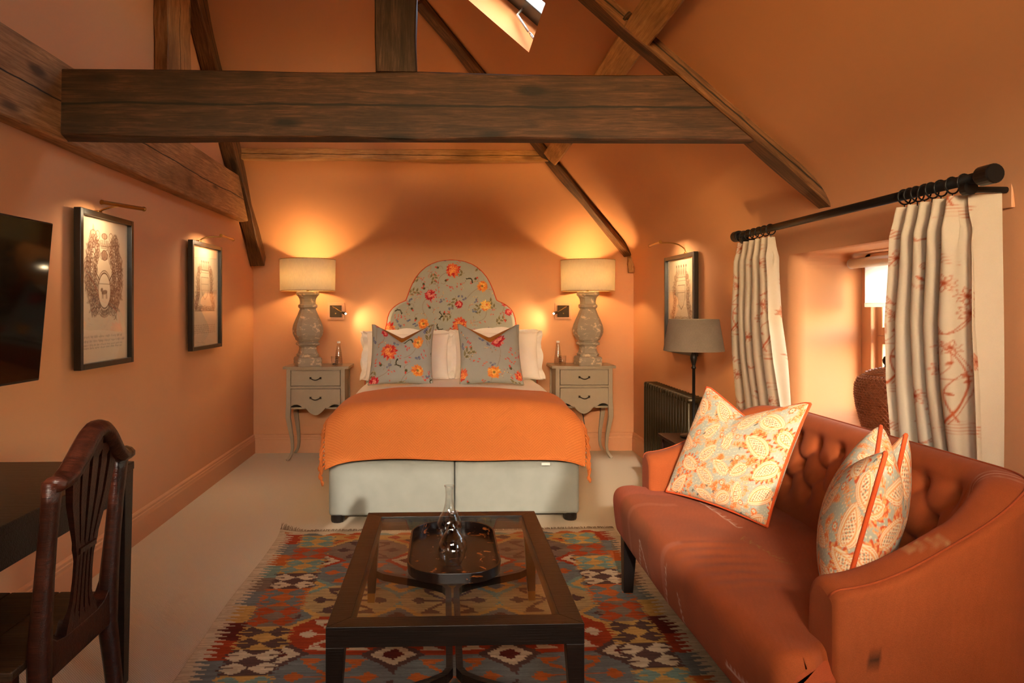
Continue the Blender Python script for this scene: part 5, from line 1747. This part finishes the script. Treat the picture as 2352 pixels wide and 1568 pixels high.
for x, sx in ((TX0, 1), (TX1, -1)):
    for y, sy in ((TY0, 1), (TY1, -1)):
        w0, w1 = 0.052, 0.030
        def leg(z0, z1, a, b):
            return MB().add([(x + sx * (q0 if i else 0.0), y + sy * (q1 if j else 0.0), z) for z, q in ((z0, a), (z1, b)) for i, j, q0, q1 in ((0, 0, q, q), (1, 0, q, q), (1, 1, q, q), (0, 1, q, q))], [(3, 2, 1, 0), (4, 5, 6, 7), (0, 1, 5, 4), (1, 2, 6, 5), (2, 3, 7, 6), (3, 0, 4, 7)])
        lg = leg(0.05, TZ - 0.058, w1 + 0.003, w0).build('leg', 'table_wood', ct, bevel=0.0015, world=True)
        leg(0.009, 0.05, w1, w1 + 0.003).build('brass_ferrule', 'brass', lg, world=True)
for s in (-1, 1):
    cx = (TX0 + TX1) / 2
    e = 0.318
    pts = []
    for k in range(31):
        t = k / 30
        y = TY0 + 0.03 + (TY1 - TY0 - 0.06) * t
        bow = 1 - (2 * t - 1) ** 2
        q = min(1.0, bow * 1.55)
        q = q * q * (3 - 2 * q)
        pts.append((cx + s * (e - (e - 0.016) * q), y, 0.135))
    MB().tube(pts, 0.021, 4, flat=(0.75, 1.0)).build('stretcher', 'table_wood', ct, world=True)

def stadium(hx, hy, r, n=10):
    pts = []
    for cx, cy, a in ((hx - r, hy - r, 0), (-hx + r, hy - r, 90), (-hx + r, -hy + r, 180), (hx - r, -hy + r, 270)):
        for k in range(n + 1):
            t = R(a + 90 * k / n)
            pts.append((cx + r * math.cos(t), cy + r * math.sin(t)))
    return pts
tr = thing('serving_tray', 'dark lacquered oval tray with raised rim on the glass table', 'tray', (0.033, 2.508, TZ))
hx, hy = 0.157, 0.275
MB().prism(stadium(hx - 0.004, hy - 0.004, 0.122), 'z', 0.0005, 0.007).build('base', 'tray', tr)
A, B_, C_, D_ = stadium(hx, hy, 0.125), stadium(hx + 0.003, hy + 0.003, 0.127), stadium(hx - 0.004, hy - 0.004, 0.122), stadium(hx - 0.006, hy - 0.006, 0.120)
vs = [(x, y, z) for P_, z in ((A, 0.0005), (B_, 0.036), (C_, 0.036), (D_, 0.006)) for x, y in P_]
m_ = len(A)
MB().add(vs, [(i * m_ + k, i * m_ + (k + 1) % m_, ((i + 1) % 4) * m_ + (k + 1) % m_, ((i + 1) % 4) * m_ + k) for i in range(4) for k in range(m_)]).build('rim', 'tray', tr, bevel=0.0015)
def vase(label, loc, prof):
    inn = [(max(0.001, r - 0.0028), z + (0.004 if i == 0 else 0.0)) for i, (r, z) in enumerate(prof)]
    mb = MB().lathe([(0.001, 0.0)] + prof + inn[::-1] + [(0.001, 0.006)], 40, cap=False)
    o = mb.build('glass_vase', 'vase_glass', smooth=True)
    o.location = loc
    return tag(o, label, 'vase', 'clear glass bud vases')
thin_glass('vase_glass', tint=(0.97, 0.97, 0.96), refl=1.1)
vase('clear glass bud vase standing at the front of the dark tray', (0.029, 2.385, TZ + 0.0075), [(0.024, 0.0), (0.030, 0.006), (0.044, 0.030), (0.0505, 0.055), (0.048, 0.078), (0.036, 0.100), (0.023, 0.118), (0.0165, 0.138), (0.0150, 0.158), (0.0175, 0.178), (0.0205, 0.183)])
vase('taller clear glass bud vase behind the other on the tray', (0.019, 2.622, TZ + 0.0075), [(0.024, 0.0), (0.030, 0.006), (0.043, 0.028), (0.049, 0.050), (0.046, 0.074), (0.035, 0.098), (0.023, 0.120), (0.0165, 0.150), (0.0145, 0.180), (0.0165, 0.205), (0.0195, 0.212)])
# ------------------------------------------------------------------ sofa
sofa = thing('sofa', 'rust orange button-backed sofa with rounded back and black legs', 'sofa', (1.15, 2.38, 0))
SX0, SXB, SY0, SY1 = 0.915, 1.565, 1.585, 3.19
RC = 0.30
path = []
def seg(a, b, n):
    for k in range(n):
        t = k / n
        path.append((a[0] + (b[0] - a[0]) * t, a[1] + (b[1] - a[1]) * t))
def arc(cx, cy, a0, a1, n):
    for k in range(n):
        t = R(a0 + (a1 - a0) * k / n)
        path.append((cx + RC * math.cos(t), cy + RC * math.sin(t)))
seg((SX0, SY0), (SX0 + 0.03, SY0), 8)
seg((SX0 + 0.03, SY0), (SXB - RC, SY0), 32)
arc(SXB - RC, SY0 + RC, -90, 0, 46)
seg((SXB, SY0 + RC), (SXB, SY1 - RC), 110)
arc(SXB - RC, SY1 - RC, 0, 90, 46)
seg((SXB - RC, SY1), (SX0 + 0.03, SY1), 32)
seg((SX0 + 0.03, SY1), (SX0, SY1), 8)
path.append((SX0, SY1))
path = np.array(path)
dl = np.concatenate([[0], np.cumsum(np.linalg.norm(np.diff(path, axis=0), axis=1))])
T = np.gradient(path, axis=0); T /= np.linalg.norm(T, axis=1, keepdims=True)
Nn = np.stack([-T[:, 1], T[:, 0]], -1)               # inward
L_ = dl[-1]
se = np.minimum(dl, L_ - dl)                          # distance from the nearer arm front
Ht = 0.625 + (0.848 - 0.625) * (0.5 - 0.5 * np.cos(np.pi * np.clip((se - 0.0) / 0.62, 0, 1)))
th = 0.135
# profile: outer bottom -> up -> rounded top -> inner face down
prof = []                                             # (inward offset factor, kind, value)
M_ = 84
pts3 = np.zeros((len(path), M_, 3))
plen = np.zeros((len(path), M_))
inner = np.zeros((len(path), M_))
for i in range(len(path)):
    h = Ht[i]; r = 0.058
    rr = 0.020
    pr = [(0.0, 0.235 + (h - rr - 0.235) * k / 12) for k in range(12)]
    pr += [(rr - rr * math.cos(R(90 * k / 5)), h - rr - 0.012 + rr * math.sin(R(90 * k / 5))) for k in range(6)]
    pr += [(rr + (th - r - rr) * k / 5, h - 0.012 + 0.012 * math.sin(math.pi / 2 * k / 5)) for k in range(1, 6)]
    pr += [(th - r + r * math.sin(R(90 * k / 9)), h - r + r * math.cos(R(90 * k / 9))) for k in range(1, 10)]
    zb = 0.40
    nI = M_ - len(pr)
    back = np.clip((se[i] - 0.30) / 0.35, 0, 1)
    for k in range(1, nI + 1):
        t = k / nI
        pr.append((th + (0.012 + 0.050 * back) * t + 0.020 * back * math.sin(math.pi * t), h - r + (zb - h + r) * t))
    pr = np.array(pr)
    pts3[i, :, 0] = path[i, 0] + Nn[i, 0] * pr[:, 0]
    pts3[i, :, 1] = path[i, 1] + Nn[i, 1] * pr[:, 0]
    pts3[i, :, 2] = pr[:, 1]
    plen[i, 1:] = np.cumsum(np.linalg.norm(np.diff(pr, axis=0), axis=1))
    inner[i] = np.clip((np.arange(M_) - (M_ - nI) + 8) / 8, 0, 1)
# rounded noses on the arm fronts
for i in range(len(path)):
    if se[i] < 0.03:
        q = 0.022 * (1 - math.sqrt(max(0.0, 1 - (1 - se[i] / 0.03) ** 2)))
        c0 = np.array([path[i, 0] + Nn[i, 0] * th / 2, path[i, 1] + Nn[i, 1] * th / 2])
        d = pts3[i, :, :2] - c0
        pts3[i, :, :2] -= d / np.maximum(np.abs(d).max(), 1e-6) * q
        pts3[i, :, 2] -= q * np.clip((pts3[i, :, 2] - 0.5) / 0.1, 0, 1)
# deep buttons
S_ = np.repeat(dl[:, None], M_, 1)
Zc = pts3[:, :, 2]
buttons = []
mid = L_ / 2
for r_, zb in enumerate((0.755, 0.665, 0.575)):
    n_b = 8 if r_ % 2 == 0 else 7
    for k in range(n_b):
        buttons.append((mid + (k - (n_b - 1) / 2) * 0.145, zb))
dent = np.zeros_like(S_); puff = np.zeros_like(S_)
for bs, bz in buttons:
    d = np.hypot((S_ - bs), (Zc - bz))
    dent += 0.026 * np.exp(-(d / 0.026) ** 2) + 0.016 * np.exp(-(d / 0.06) ** 2)
for a in range(len(buttons)):
    for b in range(a + 1, len(buttons)):
        (s1, z1), (s2, z2) = buttons[a], buttons[b]
        if abs(z1 - z2) > 0.01 and math.hypot(s1 - s2, z1 - z2) < 0.13:
            dx, dz = s2 - s1, z2 - z1
            t = np.clip(((S_ - s1) * dx + (Zc - z1) * dz) / (dx * dx + dz * dz), 0, 1)
            d = np.hypot(S_ - s1 - t * dx, Zc - z1 - t * dz)
            dent += 0.008 * np.exp(-(d / 0.012) ** 2)
dent = (dent - 0.012 * np.exp(-((Zc - 0.665) / 0.13) ** 2) * (np.abs(S_ - mid) < 0.62)) * inner
pts3[:, :, 0] -= Nn[:, 0][:, None] * dent
pts3[:, :, 1] -= Nn[:, 1][:, None] * dent
# colour: rust cotton with faded patches and stitched bands
RUST = (164, 80, 38)
def sofa_tint(cv, seed):
    rg = np.random.RandomState(seed)
    Y, X = np.mgrid[0:cv.H, 0:cv.W] / cv.s
    f = sum(np.sin(X * rg.uniform(2, 14) + Y * rg.uniform(2, 14) + rg.rand() * 6.3) for _ in range(9)) / 9
    k = sum(np.sin(X * rg.uniform(60, 200) + Y * rg.uniform(500, 900) + rg.rand() * 6.3) for _ in range(9)) / 9
    cv.a *= (1 + 0.14 * f + 0.10 * k)[..., None]
cv = Canvas(L_ + 0.02, 1.15, 320, RUST)
sofa_tint(cv, 3)
def comb(cv, p, q, tooth=0.02, step=0.014, col=(226, 186, 160), wd=0.005):
    cv.line([p, q], wd, col, 0.8)
    n = int(math.hypot(q[0] - p[0], q[1] - p[1]) / step)
    dx, dy = (q[0] - p[0]), (q[1] - p[1]); d = math.hypot(dx, dy)
    for k in range(n):
        a = (p[0] + dx * k / n, p[1] + dy * k / n)
        cv.line([a, (a[0] - dy / d * tooth, a[1] + dx / d * tooth)], wd * 0.8, col, 0.7)
for s0 in (0.60, 0.645, 0.69):
    y0 = 0.62
    cv.line([(s0, y0), (s0 + 0.006, 1.12)], 0.004, (222, 176, 150), 0.6)
    for k in range(60):
        cv.ellipse(s0 + 0.006 * k / 60, y0 + 0.5 * k / 60, 0.005, 0.0025, 0, (226, 184, 158), 0.55)
comb(cv, (0.22, 0.50), (0.30, 0.50), 0.03, 0.010, (200, 160, 110), 0.004)
comb(cv, (0.225, 0.535), (0.295, 0.535), -0.02, 0.02, (200, 160, 110), 0.004)
for x, y in ((0.085, 0.22), (0.095, 0.205), (0.10, 0.23)):
    cv.ellipse(x, y, 0.008, 0.010, 0, (40, 26, 18), 0.85)
comb(cv, (L_ - 0.95, 0.72), (L_ - 0.86, 0.74), 0.03, 0.012, (196, 150, 70), 0.006)
comb(cv, (L_ - 0.75, 0.62), (L_ - 0.60, 0.64), 0.02, 0.012, (206, 160, 120), 0.005)
grid('back', pts3, 'sofa_cloth', sofa, colors=cv.sample(S_, plen), world=True)
# arm fronts close the roll
for i in (0, len(path) - 1):
    ring = [tuple(p) for p in pts3[i]]
    me = MB().add(ring + [tuple(pts3[i].mean(0))], [(k, k + 1, len(ring)) for k in range(len(ring) - 1)] + [(len(ring) - 1, 0, len(ring))]).mesh('arm_front')
    at = me.color_attributes.new('Col', 'FLOAT_COLOR', 'POINT')
    for d in at.data: d.color = (*srgb(*RUST), 1)
    link('arm_front', me, 'sofa_cloth', sofa, world=True)
seam = [tuple(pts3[i, 17] + np.array([0, 0, 0.002])) for i in range(0, len(path), 2)]
sm = MB().tube(seam, 0.003, 5).mesh('seam')
at = sm.color_attributes.new('Col', 'FLOAT_COLOR', 'POINT')
for d in at.data: d.color = (*srgb(172, 78, 38), 1)
link('seam', sm, 'sofa_cloth', sofa, smooth=True, world=True)
for bs, bz in buttons:
    i = int(np.argmin(np.abs(dl - bs)))
    j = int(np.argmin(np.abs(pts3[i, 30:, 2] - bz))) + 30
    p = pts3[i, j]
    nrm = Vector((Nn[i, 0], Nn[i, 1], 0.1)).normalized()
    q = Vector(p) + nrm * 0.004
    b_ = MB().lathe([(0.0005, 0.006), (0.006, 0.005), (0.010, 0.001), (0.010, -0.004)], 10).mesh('button')
    at = b_.color_attributes.new('Col', 'FLOAT_COLOR', 'POINT')
    for d in at.data: d.color = (*srgb(160, 68, 32), 1)
    o = link('button', b_, 'sofa_cloth', sofa, smooth=True)
    o.matrix_parent_inverse = world_of(sofa).inverted()
    o.rotation_euler = nrm.to_track_quat('Z', 'Y').to_euler()
    o.location = q
# seat with its tight apron
NP, NQ = 200, 150
pp = np.linspace(0, 1, NP)
sp = [(0.835, 0.245), (0.800, 0.25), (0.790, 0.27), (0.782, 0.33), (0.776, 0.39), (0.776, 0.42), (0.784, 0.445), (0.802, 0.461), (0.83, 0.468), (0.90, 0.470), (1.05, 0.468), (1.25, 0.464), (1.40, 0.460)]
sl_ = np.concatenate([[0], np.cumsum(np.linalg.norm(np.diff(np.array(sp), axis=0), axis=1))])
qq = np.linspace(0, sl_[-1], NQ)
qx = np.interp(qq, sl_, [p[0] for p in sp]); qz = np.interp(qq, sl_, [p[1] for p in sp])
ker = np.ones(7) / 7
qx = np.convolve(np.pad(qx, 3, 'edge'), ker, 'valid'); qz = np.convolve(np.pad(qz, 3, 'edge'), ker, 'valid')
Pp, Qq = np.meshgrid(pp, np.arange(NQ), indexing='ij')
yin = 0.035 * np.clip((qx[Qq] - 0.865) / 0.04, 0, 1)
yy = SY0 + yin + (SY1 - SY0 - 2 * yin) * Pp
endr = np.clip(np.minimum(Pp, 1 - Pp) * 1.64 / 0.045, 0, 1)
rnd_e = np.sqrt(1 - (1 - endr) ** 2)
X = qx[Qq] - 0.022 * np.sin(np.pi * Pp) * np.clip((0.95 - qx[Qq]) / 0.15, 0, 1) + (1 - rnd_e) * 0.03 * (qx[Qq] < 0.84)
Z = qz[Qq] - (1 - rnd_e) * 0.03 * (qz[Qq] > 0.40) + 0.006 * np.sin(Pp * 21 + Qq * 0.05) * 0.25
for k in range(6):                                    # creases across the near half of the seat
    c0 = 0.26 + 0.045 * k
    Z += 0.0018 * np.sin((Pp - c0) * 150 + Qq * 0.03) * np.exp(-((Pp - c0) / 0.03) ** 2) * np.exp(-((qq[Qq] - 0.36) / 0.12) ** 2)
cv = Canvas(1.66, float(sl_[-1]) + 0.02, 400, RUST)
rgb_ = Canvas(0.1, 0.1, 10, (0, 0, 0))
# patchwork: a browner panel on the front, a pinker one at the far end
def band(x0, x1, y0, y1, col, a):
    w_ = cv.win(x0, x1, y0, y1); sl0, XX, YY = w_
    e = 0.012
    d = np.maximum(np.maximum(x0 - XX, XX - x1), np.maximum(y0 - YY, YY - y1)) + 0.006
    m = (np.clip(-d / e + 0.5, 0, 1) * a)[..., None]
    cv.a[sl0] = cv.a[sl0] * (1 - m) + np.array(srgb(*col)) * m
band(0.98, 1.42, 0.0, 0.26, (150, 78, 36), 0.85)
band(1.44, 1.66, 0.0, 0.9, (184, 88, 54), 0.7)
band(1.26, 1.31, 0.02, 0.42, (190, 112, 80), 0.35)
band(0.78, 0.83, 0.0, 0.30, (190, 112, 84), 0.5)
band(0.10, 0.60, 0.0, 0.28, (156, 72, 34), 0.5)
sofa_tint(cv, 9)
PK = (226, 192, 170)
comb(cv, (1.16, 0.03), (1.10, 0.17), 0.018, 0.02, PK, 0.004)
comb(cv, (1.10, 0.17), (1.02, 0.06), 0.014, 0.03, PK, 0.005)
comb(cv, (0.80, 0.02), (0.76, 0.20), -0.012, 0.016, PK, 0.004)
comb(cv, (0.62, 0.02), (0.66, 0.14), 0.012, 0.016, PK, 0.004)
comb(cv, (0.98, 0.55), (1.34, 0.53), 0.014, 0.02, PK, 0.004)
comb(cv, (0.10, 0.10), (0.30, 0.09), 0.012, 0.012, PK, 0.005)
for k in range(6):
    comb(cv, (0.58 + 0.05 * k, 0.56 - 0.012 * k), (0.62 + 0.05 * k, 0.53), 0.012, 0.014, (168, 128, 60), 0.003)
grid('seat', np.stack([X, yy, Z], -1), 'sofa_cloth', sofa, colors=cv.sample(Pp * 1.64, qq[Qq]), world=True)
for i in (0, -1):
    ring = [(float(X[i, k]), float(yy[i, k]), float(Z[i, k])) for k in range(NQ)] + [(1.40, float(yy[i, 0]), 0.245)]
    mm = MB().add(ring, [tuple(range(len(ring)))]).mesh('seat_end')
    at = mm.color_attributes.new('Col', 'FLOAT_COLOR', 'POINT')
    for d in at.data: d.color = (*srgb(176, 80, 42), 1)
    link('seat_end', mm, 'sofa_cloth', sofa, world=True)
MB().box(0.84, 1.50, 1.60, 3.17, 0.225, 0.26).build('base_board', 'black_wood', sofa, world=True)
for x in (0.83, 1.42):
    for y in (1.66, 3.085):
        a = 0.031 if x < 1 else 0.028
        MB().add([(x + sx * q + (0.02 if x > 1 else -0.008) * (1 - z / 0.25), y + sy * q, z) for q, z in ((0.021, 0.009), (a, 0.255)) for sx, sy in ((-1, -1), (1, -1), (1, 1), (-1, 1))], [(3, 2, 1, 0), (4, 5, 6, 7), (0, 1, 5, 4), (1, 2, 6, 5), (2, 3, 7, 6), (3, 0, 4, 7)]).build('leg', 'black_wood', sofa, bevel=0.003, world=True)

# paisley cushions
pa = paisley(0.66, 0.66, 850, 5)
pb = paisley(0.66, 0.66, 800, 11)
cushion('paisley_cushion', 'large paisley cushion with orange piping, propped at the far end of the sofa', 'cushion', 0.52, 0.50, 0.085, 'print_cloth', 'print_cloth', 'orange_piping', (1.085, 2.765, 0.475), (0.43, -0.90, -0.02), (0.20, 0.12, 0.44), pa, pb, n=200, chop=0.09, group='paisley cushions on the sofa', pinch=0.06)
cushion('paisley_cushion', 'paisley cushion seen edge on, standing against the near sofa arm', 'cushion', 0.46, 0.46, 0.10, 'print_cloth', 'print_cloth', 'orange_piping', (1.125, 1.935, 0.472), (-0.52, -0.85, 0.0), (0.17, 0.09, 0.41), pb, pa, n=190, chop=0.07, group='paisley cushions on the sofa', seed=5, pinch=0.05)
cushion('paisley_cushion', 'paisley cushion tucked against the sofa back behind the edge-on one', 'cushion', 0.36, 0.44, 0.065, 'print_cloth', 'print_cloth', 'orange_piping', (1.30, 2.085, 0.455), (-0.44, -0.87, 0.20), (0.15, 0.08, 0.45), pa, pb, n=170, chop=0.09, group='paisley cushions on the sofa', seed=7, pinch=0.05)

# ------------------------------------------------------------------ radiator, side table, shaded lamp
rd = thing('radiator', 'dark olive column radiator on the wall behind the sofa', 'radiator', (1.62, 4.9, 0))
for k in range(17):
    y = 4.42 + 0.0585 * k
    mb = MB()
    for x in (1.578, 1.652):
        mb.tube([(x, y, 0.115), (x, y, 0.125), (x, y, 0.67), (x, y, 0.68)], [0.012, 0.019, 0.019, 0.012], 10)
    for z in (0.115, 0.685):
        mb.tube([(1.562, y, z), (1.568, y, z), (1.664, y, z), (1.670, y, z)], [0.016, 0.024, 0.024, 0.016], 10)
    mb.build('column', 'olive_iron', rd, smooth=True, world=True)
mb = MB()
for y in (4.44, 5.34):
    mb.box(1.57, 1.66, y - 0.012, y + 0.012, 0.0, 0.115)
mb.build('foot', 'olive_iron', rd, bevel=0.004, world=True)
MB().tube([(1.615, 4.40, 0.115), (1.615, 5.38, 0.115)], 0.014, 8).tube([(1.615, 4.40, 0.685), (1.615, 5.38, 0.685)], 0.014, 8).build('manifold', 'olive_iron', rd, world=True)

st = thing('side_table', 'small dark wooden side table behind the far sofa arm', 'side table', (1.43, 3.86, 0))
MB().box(1.25, 1.555, 3.70, 4.02, 0.532, 0.550).build('top', 'chair_wood', st, bevel=0.003, world=True)
for b in ((1.27, 1.535, 3.72, 3.735, 0.48, 0.532), (1.27, 1.535, 3.985, 4.0, 0.48, 0.532), (1.27, 1.285, 3.72, 4.0, 0.48, 0.532), (1.52, 1.535, 3.72, 4.0, 0.48, 0.532)):
    MB().box(*b).build('apron', 'chair_wood', st, world=True)
for x in (1.28, 1.525):
    for y in (3.73, 3.99):
        MB().tube([(x, y, 0), (x, y, 0.533)], [0.016, 0.024], 4).build('leg', 'chair_wood', st, world=True)
cl = thing('candlestick_lamp', 'slim black lamp with taupe shade on the side table', 'lamp', (1.414, 3.88, 0.550))
MB().lathe([(0.075, 0.0005), (0.075, 0.010), (0.050, 0.018), (0.020, 0.030), (0.010, 0.05), (0.0085, 0.10), (0.0085, 0.385), (0.013, 0.390), (0.013, 0.397), (0.009, 0.402), (0.011, 0.415), (0.019, 0.445), (0.019, 0.460), (0.011, 0.480), (0.015, 0.487), (0.010, 0.495), (0.009, 0.54)], 20).build('stem', 'black_iron', cl, smooth=True)
MB().lathe([(0.001, 0.54), (0.016, 0.55), (0.024, 0.575), (0.020, 0.600), (0.001, 0.612)], 14, cap=False).build('bulb', 'bulb_glow', cl, smooth=True)
sh = shade_mesh(0.167, 0.137, 0.179, 0.490).build('shade', 'taupe_shade', cl, smooth=True)
mb = MB()
for k in range(3):
    a = k * 2.094
    mb.tube([(0.008 * math.cos(a), 0.008 * math.sin(a), 0.535), (0.160 * math.cos(a), 0.160 * math.sin(a), 0.512)], 0.002, 5)
mb.build('shade_ring', 'black_iron', sh)
bulb_light(cl, 0.58, FLOOR_LAMP_W, 0.028)

# ------------------------------------------------------------------ curtain pole, curtains, blind, jar
PX, PZ = 1.58, 1.668
rod = thing('curtain_pole', 'black iron curtain pole with knob ends above the window recess', 'curtain pole', (PX, 2.8, PZ))
MB().tube([(PX, 1.98, PZ), (PX, 3.66, PZ)], 0.0165, 18).build('pole', 'black_iron', rod, smooth=True, world=True)
for y0, y1 in ((1.93, 1.985), (3.655, 3.71)):
    MB().tube([(PX, y0, PZ), (PX, y0 + 0.004, PZ), (PX, y1 - 0.004, PZ), (PX, y1, PZ)], [0.026, 0.029, 0.029, 0.026], 20).build('finial', 'black_iron', rod, world=True)
for y in (2.035, 3.60):
    b_ = MB().tube([(PX, y, PZ - 0.03), (XR - 0.008, y, PZ - 0.03)], 0.010, 10).tube([(PX, y - 0.012, PZ - 0.025), (PX, y + 0.012, PZ - 0.025)], 0.022, 14).build('bracket', 'black_iron', rod, world=True)
    MB().box(XR - 0.012, XR, y - 0.02, y + 0.02, PZ - 0.085, PZ + 0.035).build('wall_plate', 'trim_paint', b_, bevel=0.002, world=True)

def curtain(label, ya, yb, za, zb, spread_a, spread_b, folds, fabric, shift, nS, nZ, ring_ys, ret_a=False, seed=0):
    """hangs from ya (nearest the viewer) to yb; flares below to spread_a..spread_b"""
    global TOILE_SHIFT
    t = thing('curtain', label, 'curtain', (PX, (ya + yb) / 2, 0), group='toile curtains at the window')
    TOILE_SHIFT = shift
    cv = toile(fabric / 0.8, (za - zb + 0.02) / 0.8, 420, seed)           # drawn 5:4, printed at four fifths
    S, Zf = np.meshgrid(np.linspace(0, 1, nS), np.linspace(0, 1, nZ), indexing='ij')
    rg = np.random.RandomState(seed)
    z = za - (za - zb) * Zf
    dz = za - z                                           # below the heading
    ph = 2 * np.pi * folds * S
    wander = 0.5 * np.sin(2 * np.pi * S * 1.3 + seed) * np.clip(dz / 0.5, 0, 1)
    ph2 = ph + wander
    amp = np.interp(dz, [0, 0.05, 0.10, 0.18, 0.6, 1.7], [0.020, 0.024, 0.034, 0.036, 0.044, 0.050])
    cosv = np.cos(ph2)
    pinch = np.exp(-((dz - 0.105) / 0.035) ** 2)
    sharp = np.where(cosv > 0, np.abs(cosv) ** (1.0 + 2.0 * pinch), -np.abs(cosv) ** (1.0 - 0.65 * pinch))      # stitched pinch: narrow crests, flat between
    amp = np.where(dz > 0.6, amp - 0.016 * np.clip((dz - 0.6) / 0.3, 0, 1), amp)
    x = PX + 0.004 + 0.045 * np.clip((dz - 0.4) / 0.5, 0, 1) - amp * sharp - 0.006 * np.cos(3 * ph2) * np.interp(dz, [0, 0.1, 0.2], [1.0, 1.2, 0.2])
    flare = np.clip(dz / (za - zb), 0, 1) ** 0.75
    y0 = ya + (spread_a - ya) * flare; y1 = yb + (spread_b - yb) * flare
    y = y0 + (y1 - y0) * S + np.interp(dz, [0, 0.2, 1], [0.004, 0.010, 0.014]) * np.sin(2 * ph2)
    y += 0.010 * np.sin(dz * 4 + S * 9 + seed) * flare
    if ret_a:                                             # the near edge turns back to the wall
        k = np.clip(1 - S / 0.10, 0, 1)
        x = x * (1 - k) + (PX - 0.025 + 0.135 * k) * k
        y = y - 0.0 * k
    x = np.minimum(x, XR - 0.025)
    P = np.stack([x, y, z], -1)
    grid('cloth', P, 'curtain_cloth', t, colors=cv.sample(S * fabric / 0.8, (z - zb) / 0.8), world=True)
    # lining hem on the leading edge and a hem along the bottom
    MB().tube([tuple(p) for p in P[:, -1][::2]], 0.003, 5).build('hem', 'white_cotton', t, smooth=True, world=True)
    for yy_ in ring_ys:
        c0 = Vector((PX, yy_, PZ - 0.006))
        tl = rnd.uniform(-0.35, 0.35)
        r_ = MB().loop_tube([c0 + Vector((0.0255 * math.cos(a * 0.3142), 0.0255 * math.cos(a * 0.3142) * 0.15 + 0.0255 * math.sin(a * 0.3142) * tl * 0.5, 0.0255 * math.sin(a * 0.3142))) for a in range(20)], 0.0028, 6)
        r_.tube([(PX, yy_, PZ - 0.031), (PX, yy_, PZ - 0.045)], 0.002, 5)
        r_.build('ring', 'black_iron', t, smooth=True, world=True)
    return t
curtain('cream toile curtain nearest the viewer, hiding most of the wicker jar', 2.035, 2.335, 1.628, 0.03, 2.02, 2.48, 5.0, 0.60, -0.13, 230, 330, [2.05, 2.10, 2.15, 2.19, 2.225, 2.26, 2.295, 2.325], True, 3)
curtain('cream toile curtain at the far side of the window, beside the taupe lamp', 3.285, 3.66, 1.628, 0.03, 3.18, 3.83, 5.5, 0.66, 0.05, 190, 260, [3.30, 3.36, 3.42, 3.48, 3.54, 3.60, 3.645], False, 8)

bl = thing('roller_blind', 'white roller blind glowing in the top of the window recess', 'blind', (2.0, 2.7, 1.5))
MB().tube([(1.985, 2.115, 1.497), (1.985, 3.30, 1.497)], 0.024, 20).build('roller', 'white_cotton', bl, smooth=True, world=True)
MB().tube([(1.985, 3.30, 1.497), (1.985, 3.308, 1.497)], 0.025, 20).build('end_cap', 'white_plastic', bl, world=True)
S, Zf = np.meshgrid(np.linspace(0, 1, 12), np.linspace(0, 1, 14), indexing='ij')
grid('fabric', np.stack([2.006 + 0.0 * S, 2.14 + 1.095 * S, 1.497 - 0.195 * Zf], -1), 'roller_fabric', bl, world=True)
MB().box(2.0015, 2.0105, 2.14, 3.235, 1.286, 1.306).build('bottom_bar', 'roller_fabric', bl, bevel=0.003, world=True)

# wicker jar on the sill: woven scales ring over ring
jr = thing('lidded_jar', 'brown woven ginger jar with a dark knob on the window sill', 'jar', (1.885, 2.885, 0.70))
jp = [(0.072, 0.0), (0.078, 0.012), (0.084, 0.05), (0.098, 0.10), (0.113, 0.16), (0.120, 0.215), (0.118, 0.255), (0.106, 0.285), (0.085, 0.296)]
lid = [(0.088, 0.296), (0.086, 0.302), (0.060, 0.314), (0.030, 0.323), (0.014, 0.328)]
MB().lathe(jp, 40).build('body', 'rattan', jr, smooth=True)
MB().lathe(lid, 36).build('lid', 'rattan', jr, smooth=True)
MB().lathe([(0.010, 0.326), (0.009, 0.338), (0.016, 0.348), (0.018, 0.360), (0.012, 0.374), (0.001, 0.378)], 18).build('knob', 'chair_wood', jr, smooth=True)
mb = MB()
zs_ = [p[1] for p in jp]; rs_ = [p[0] for p in jp]
row = 0
z = 0.012
while z < 0.292:
    r0 = float(np.interp(z, zs_, rs_))
    n = 44
    for k in range(n):
        a0 = 2 * math.pi * (k + 0.5 * (row % 2)) / n
        if math.cos(a0 - math.radians(248)) < -0.25:          # the side turned to the wall window stays plain
            continue
        wv = math.pi / n
        q = [(a0 - wv * 0.95, z + 0.002), (a0 - wv * 0.55, z + 0.0085), (a0, z + 0.0105), (a0 + wv * 0.55, z + 0.0085), (a0 + wv * 0.95, z + 0.002)]
        pts = []
        for j, (a, zz_) in enumerate(q):
            rr = float(np.interp(zz_, zs_, rs_)) + (0.0012 if j in (0, 4) else 0.0045)
            pts.append((rr * math.cos(a), rr * math.sin(a), zz_))
        mb.tube(pts, 0.0026, 4, cap=False)
    z += 0.0105
    row += 1
for i, (r0, z0) in enumerate(((0.080, 0.305), (0.068, 0.311), (0.056, 0.316), (0.044, 0.3195), (0.032, 0.3235))):
    n = max(12, int(r0 * 380))
    mb.loop_tube([(r0 * math.cos(k * 2 * math.pi / (2 * n)), r0 * math.sin(k * 2 * math.pi / (2 * n)), z0 + 0.0025 * (1 if k % 2 else -0.3)) for k in range(2 * n)], 0.0028, 4)
tag(mb.build('weave', 'rattan', jr, smooth=True), kind='stuff')
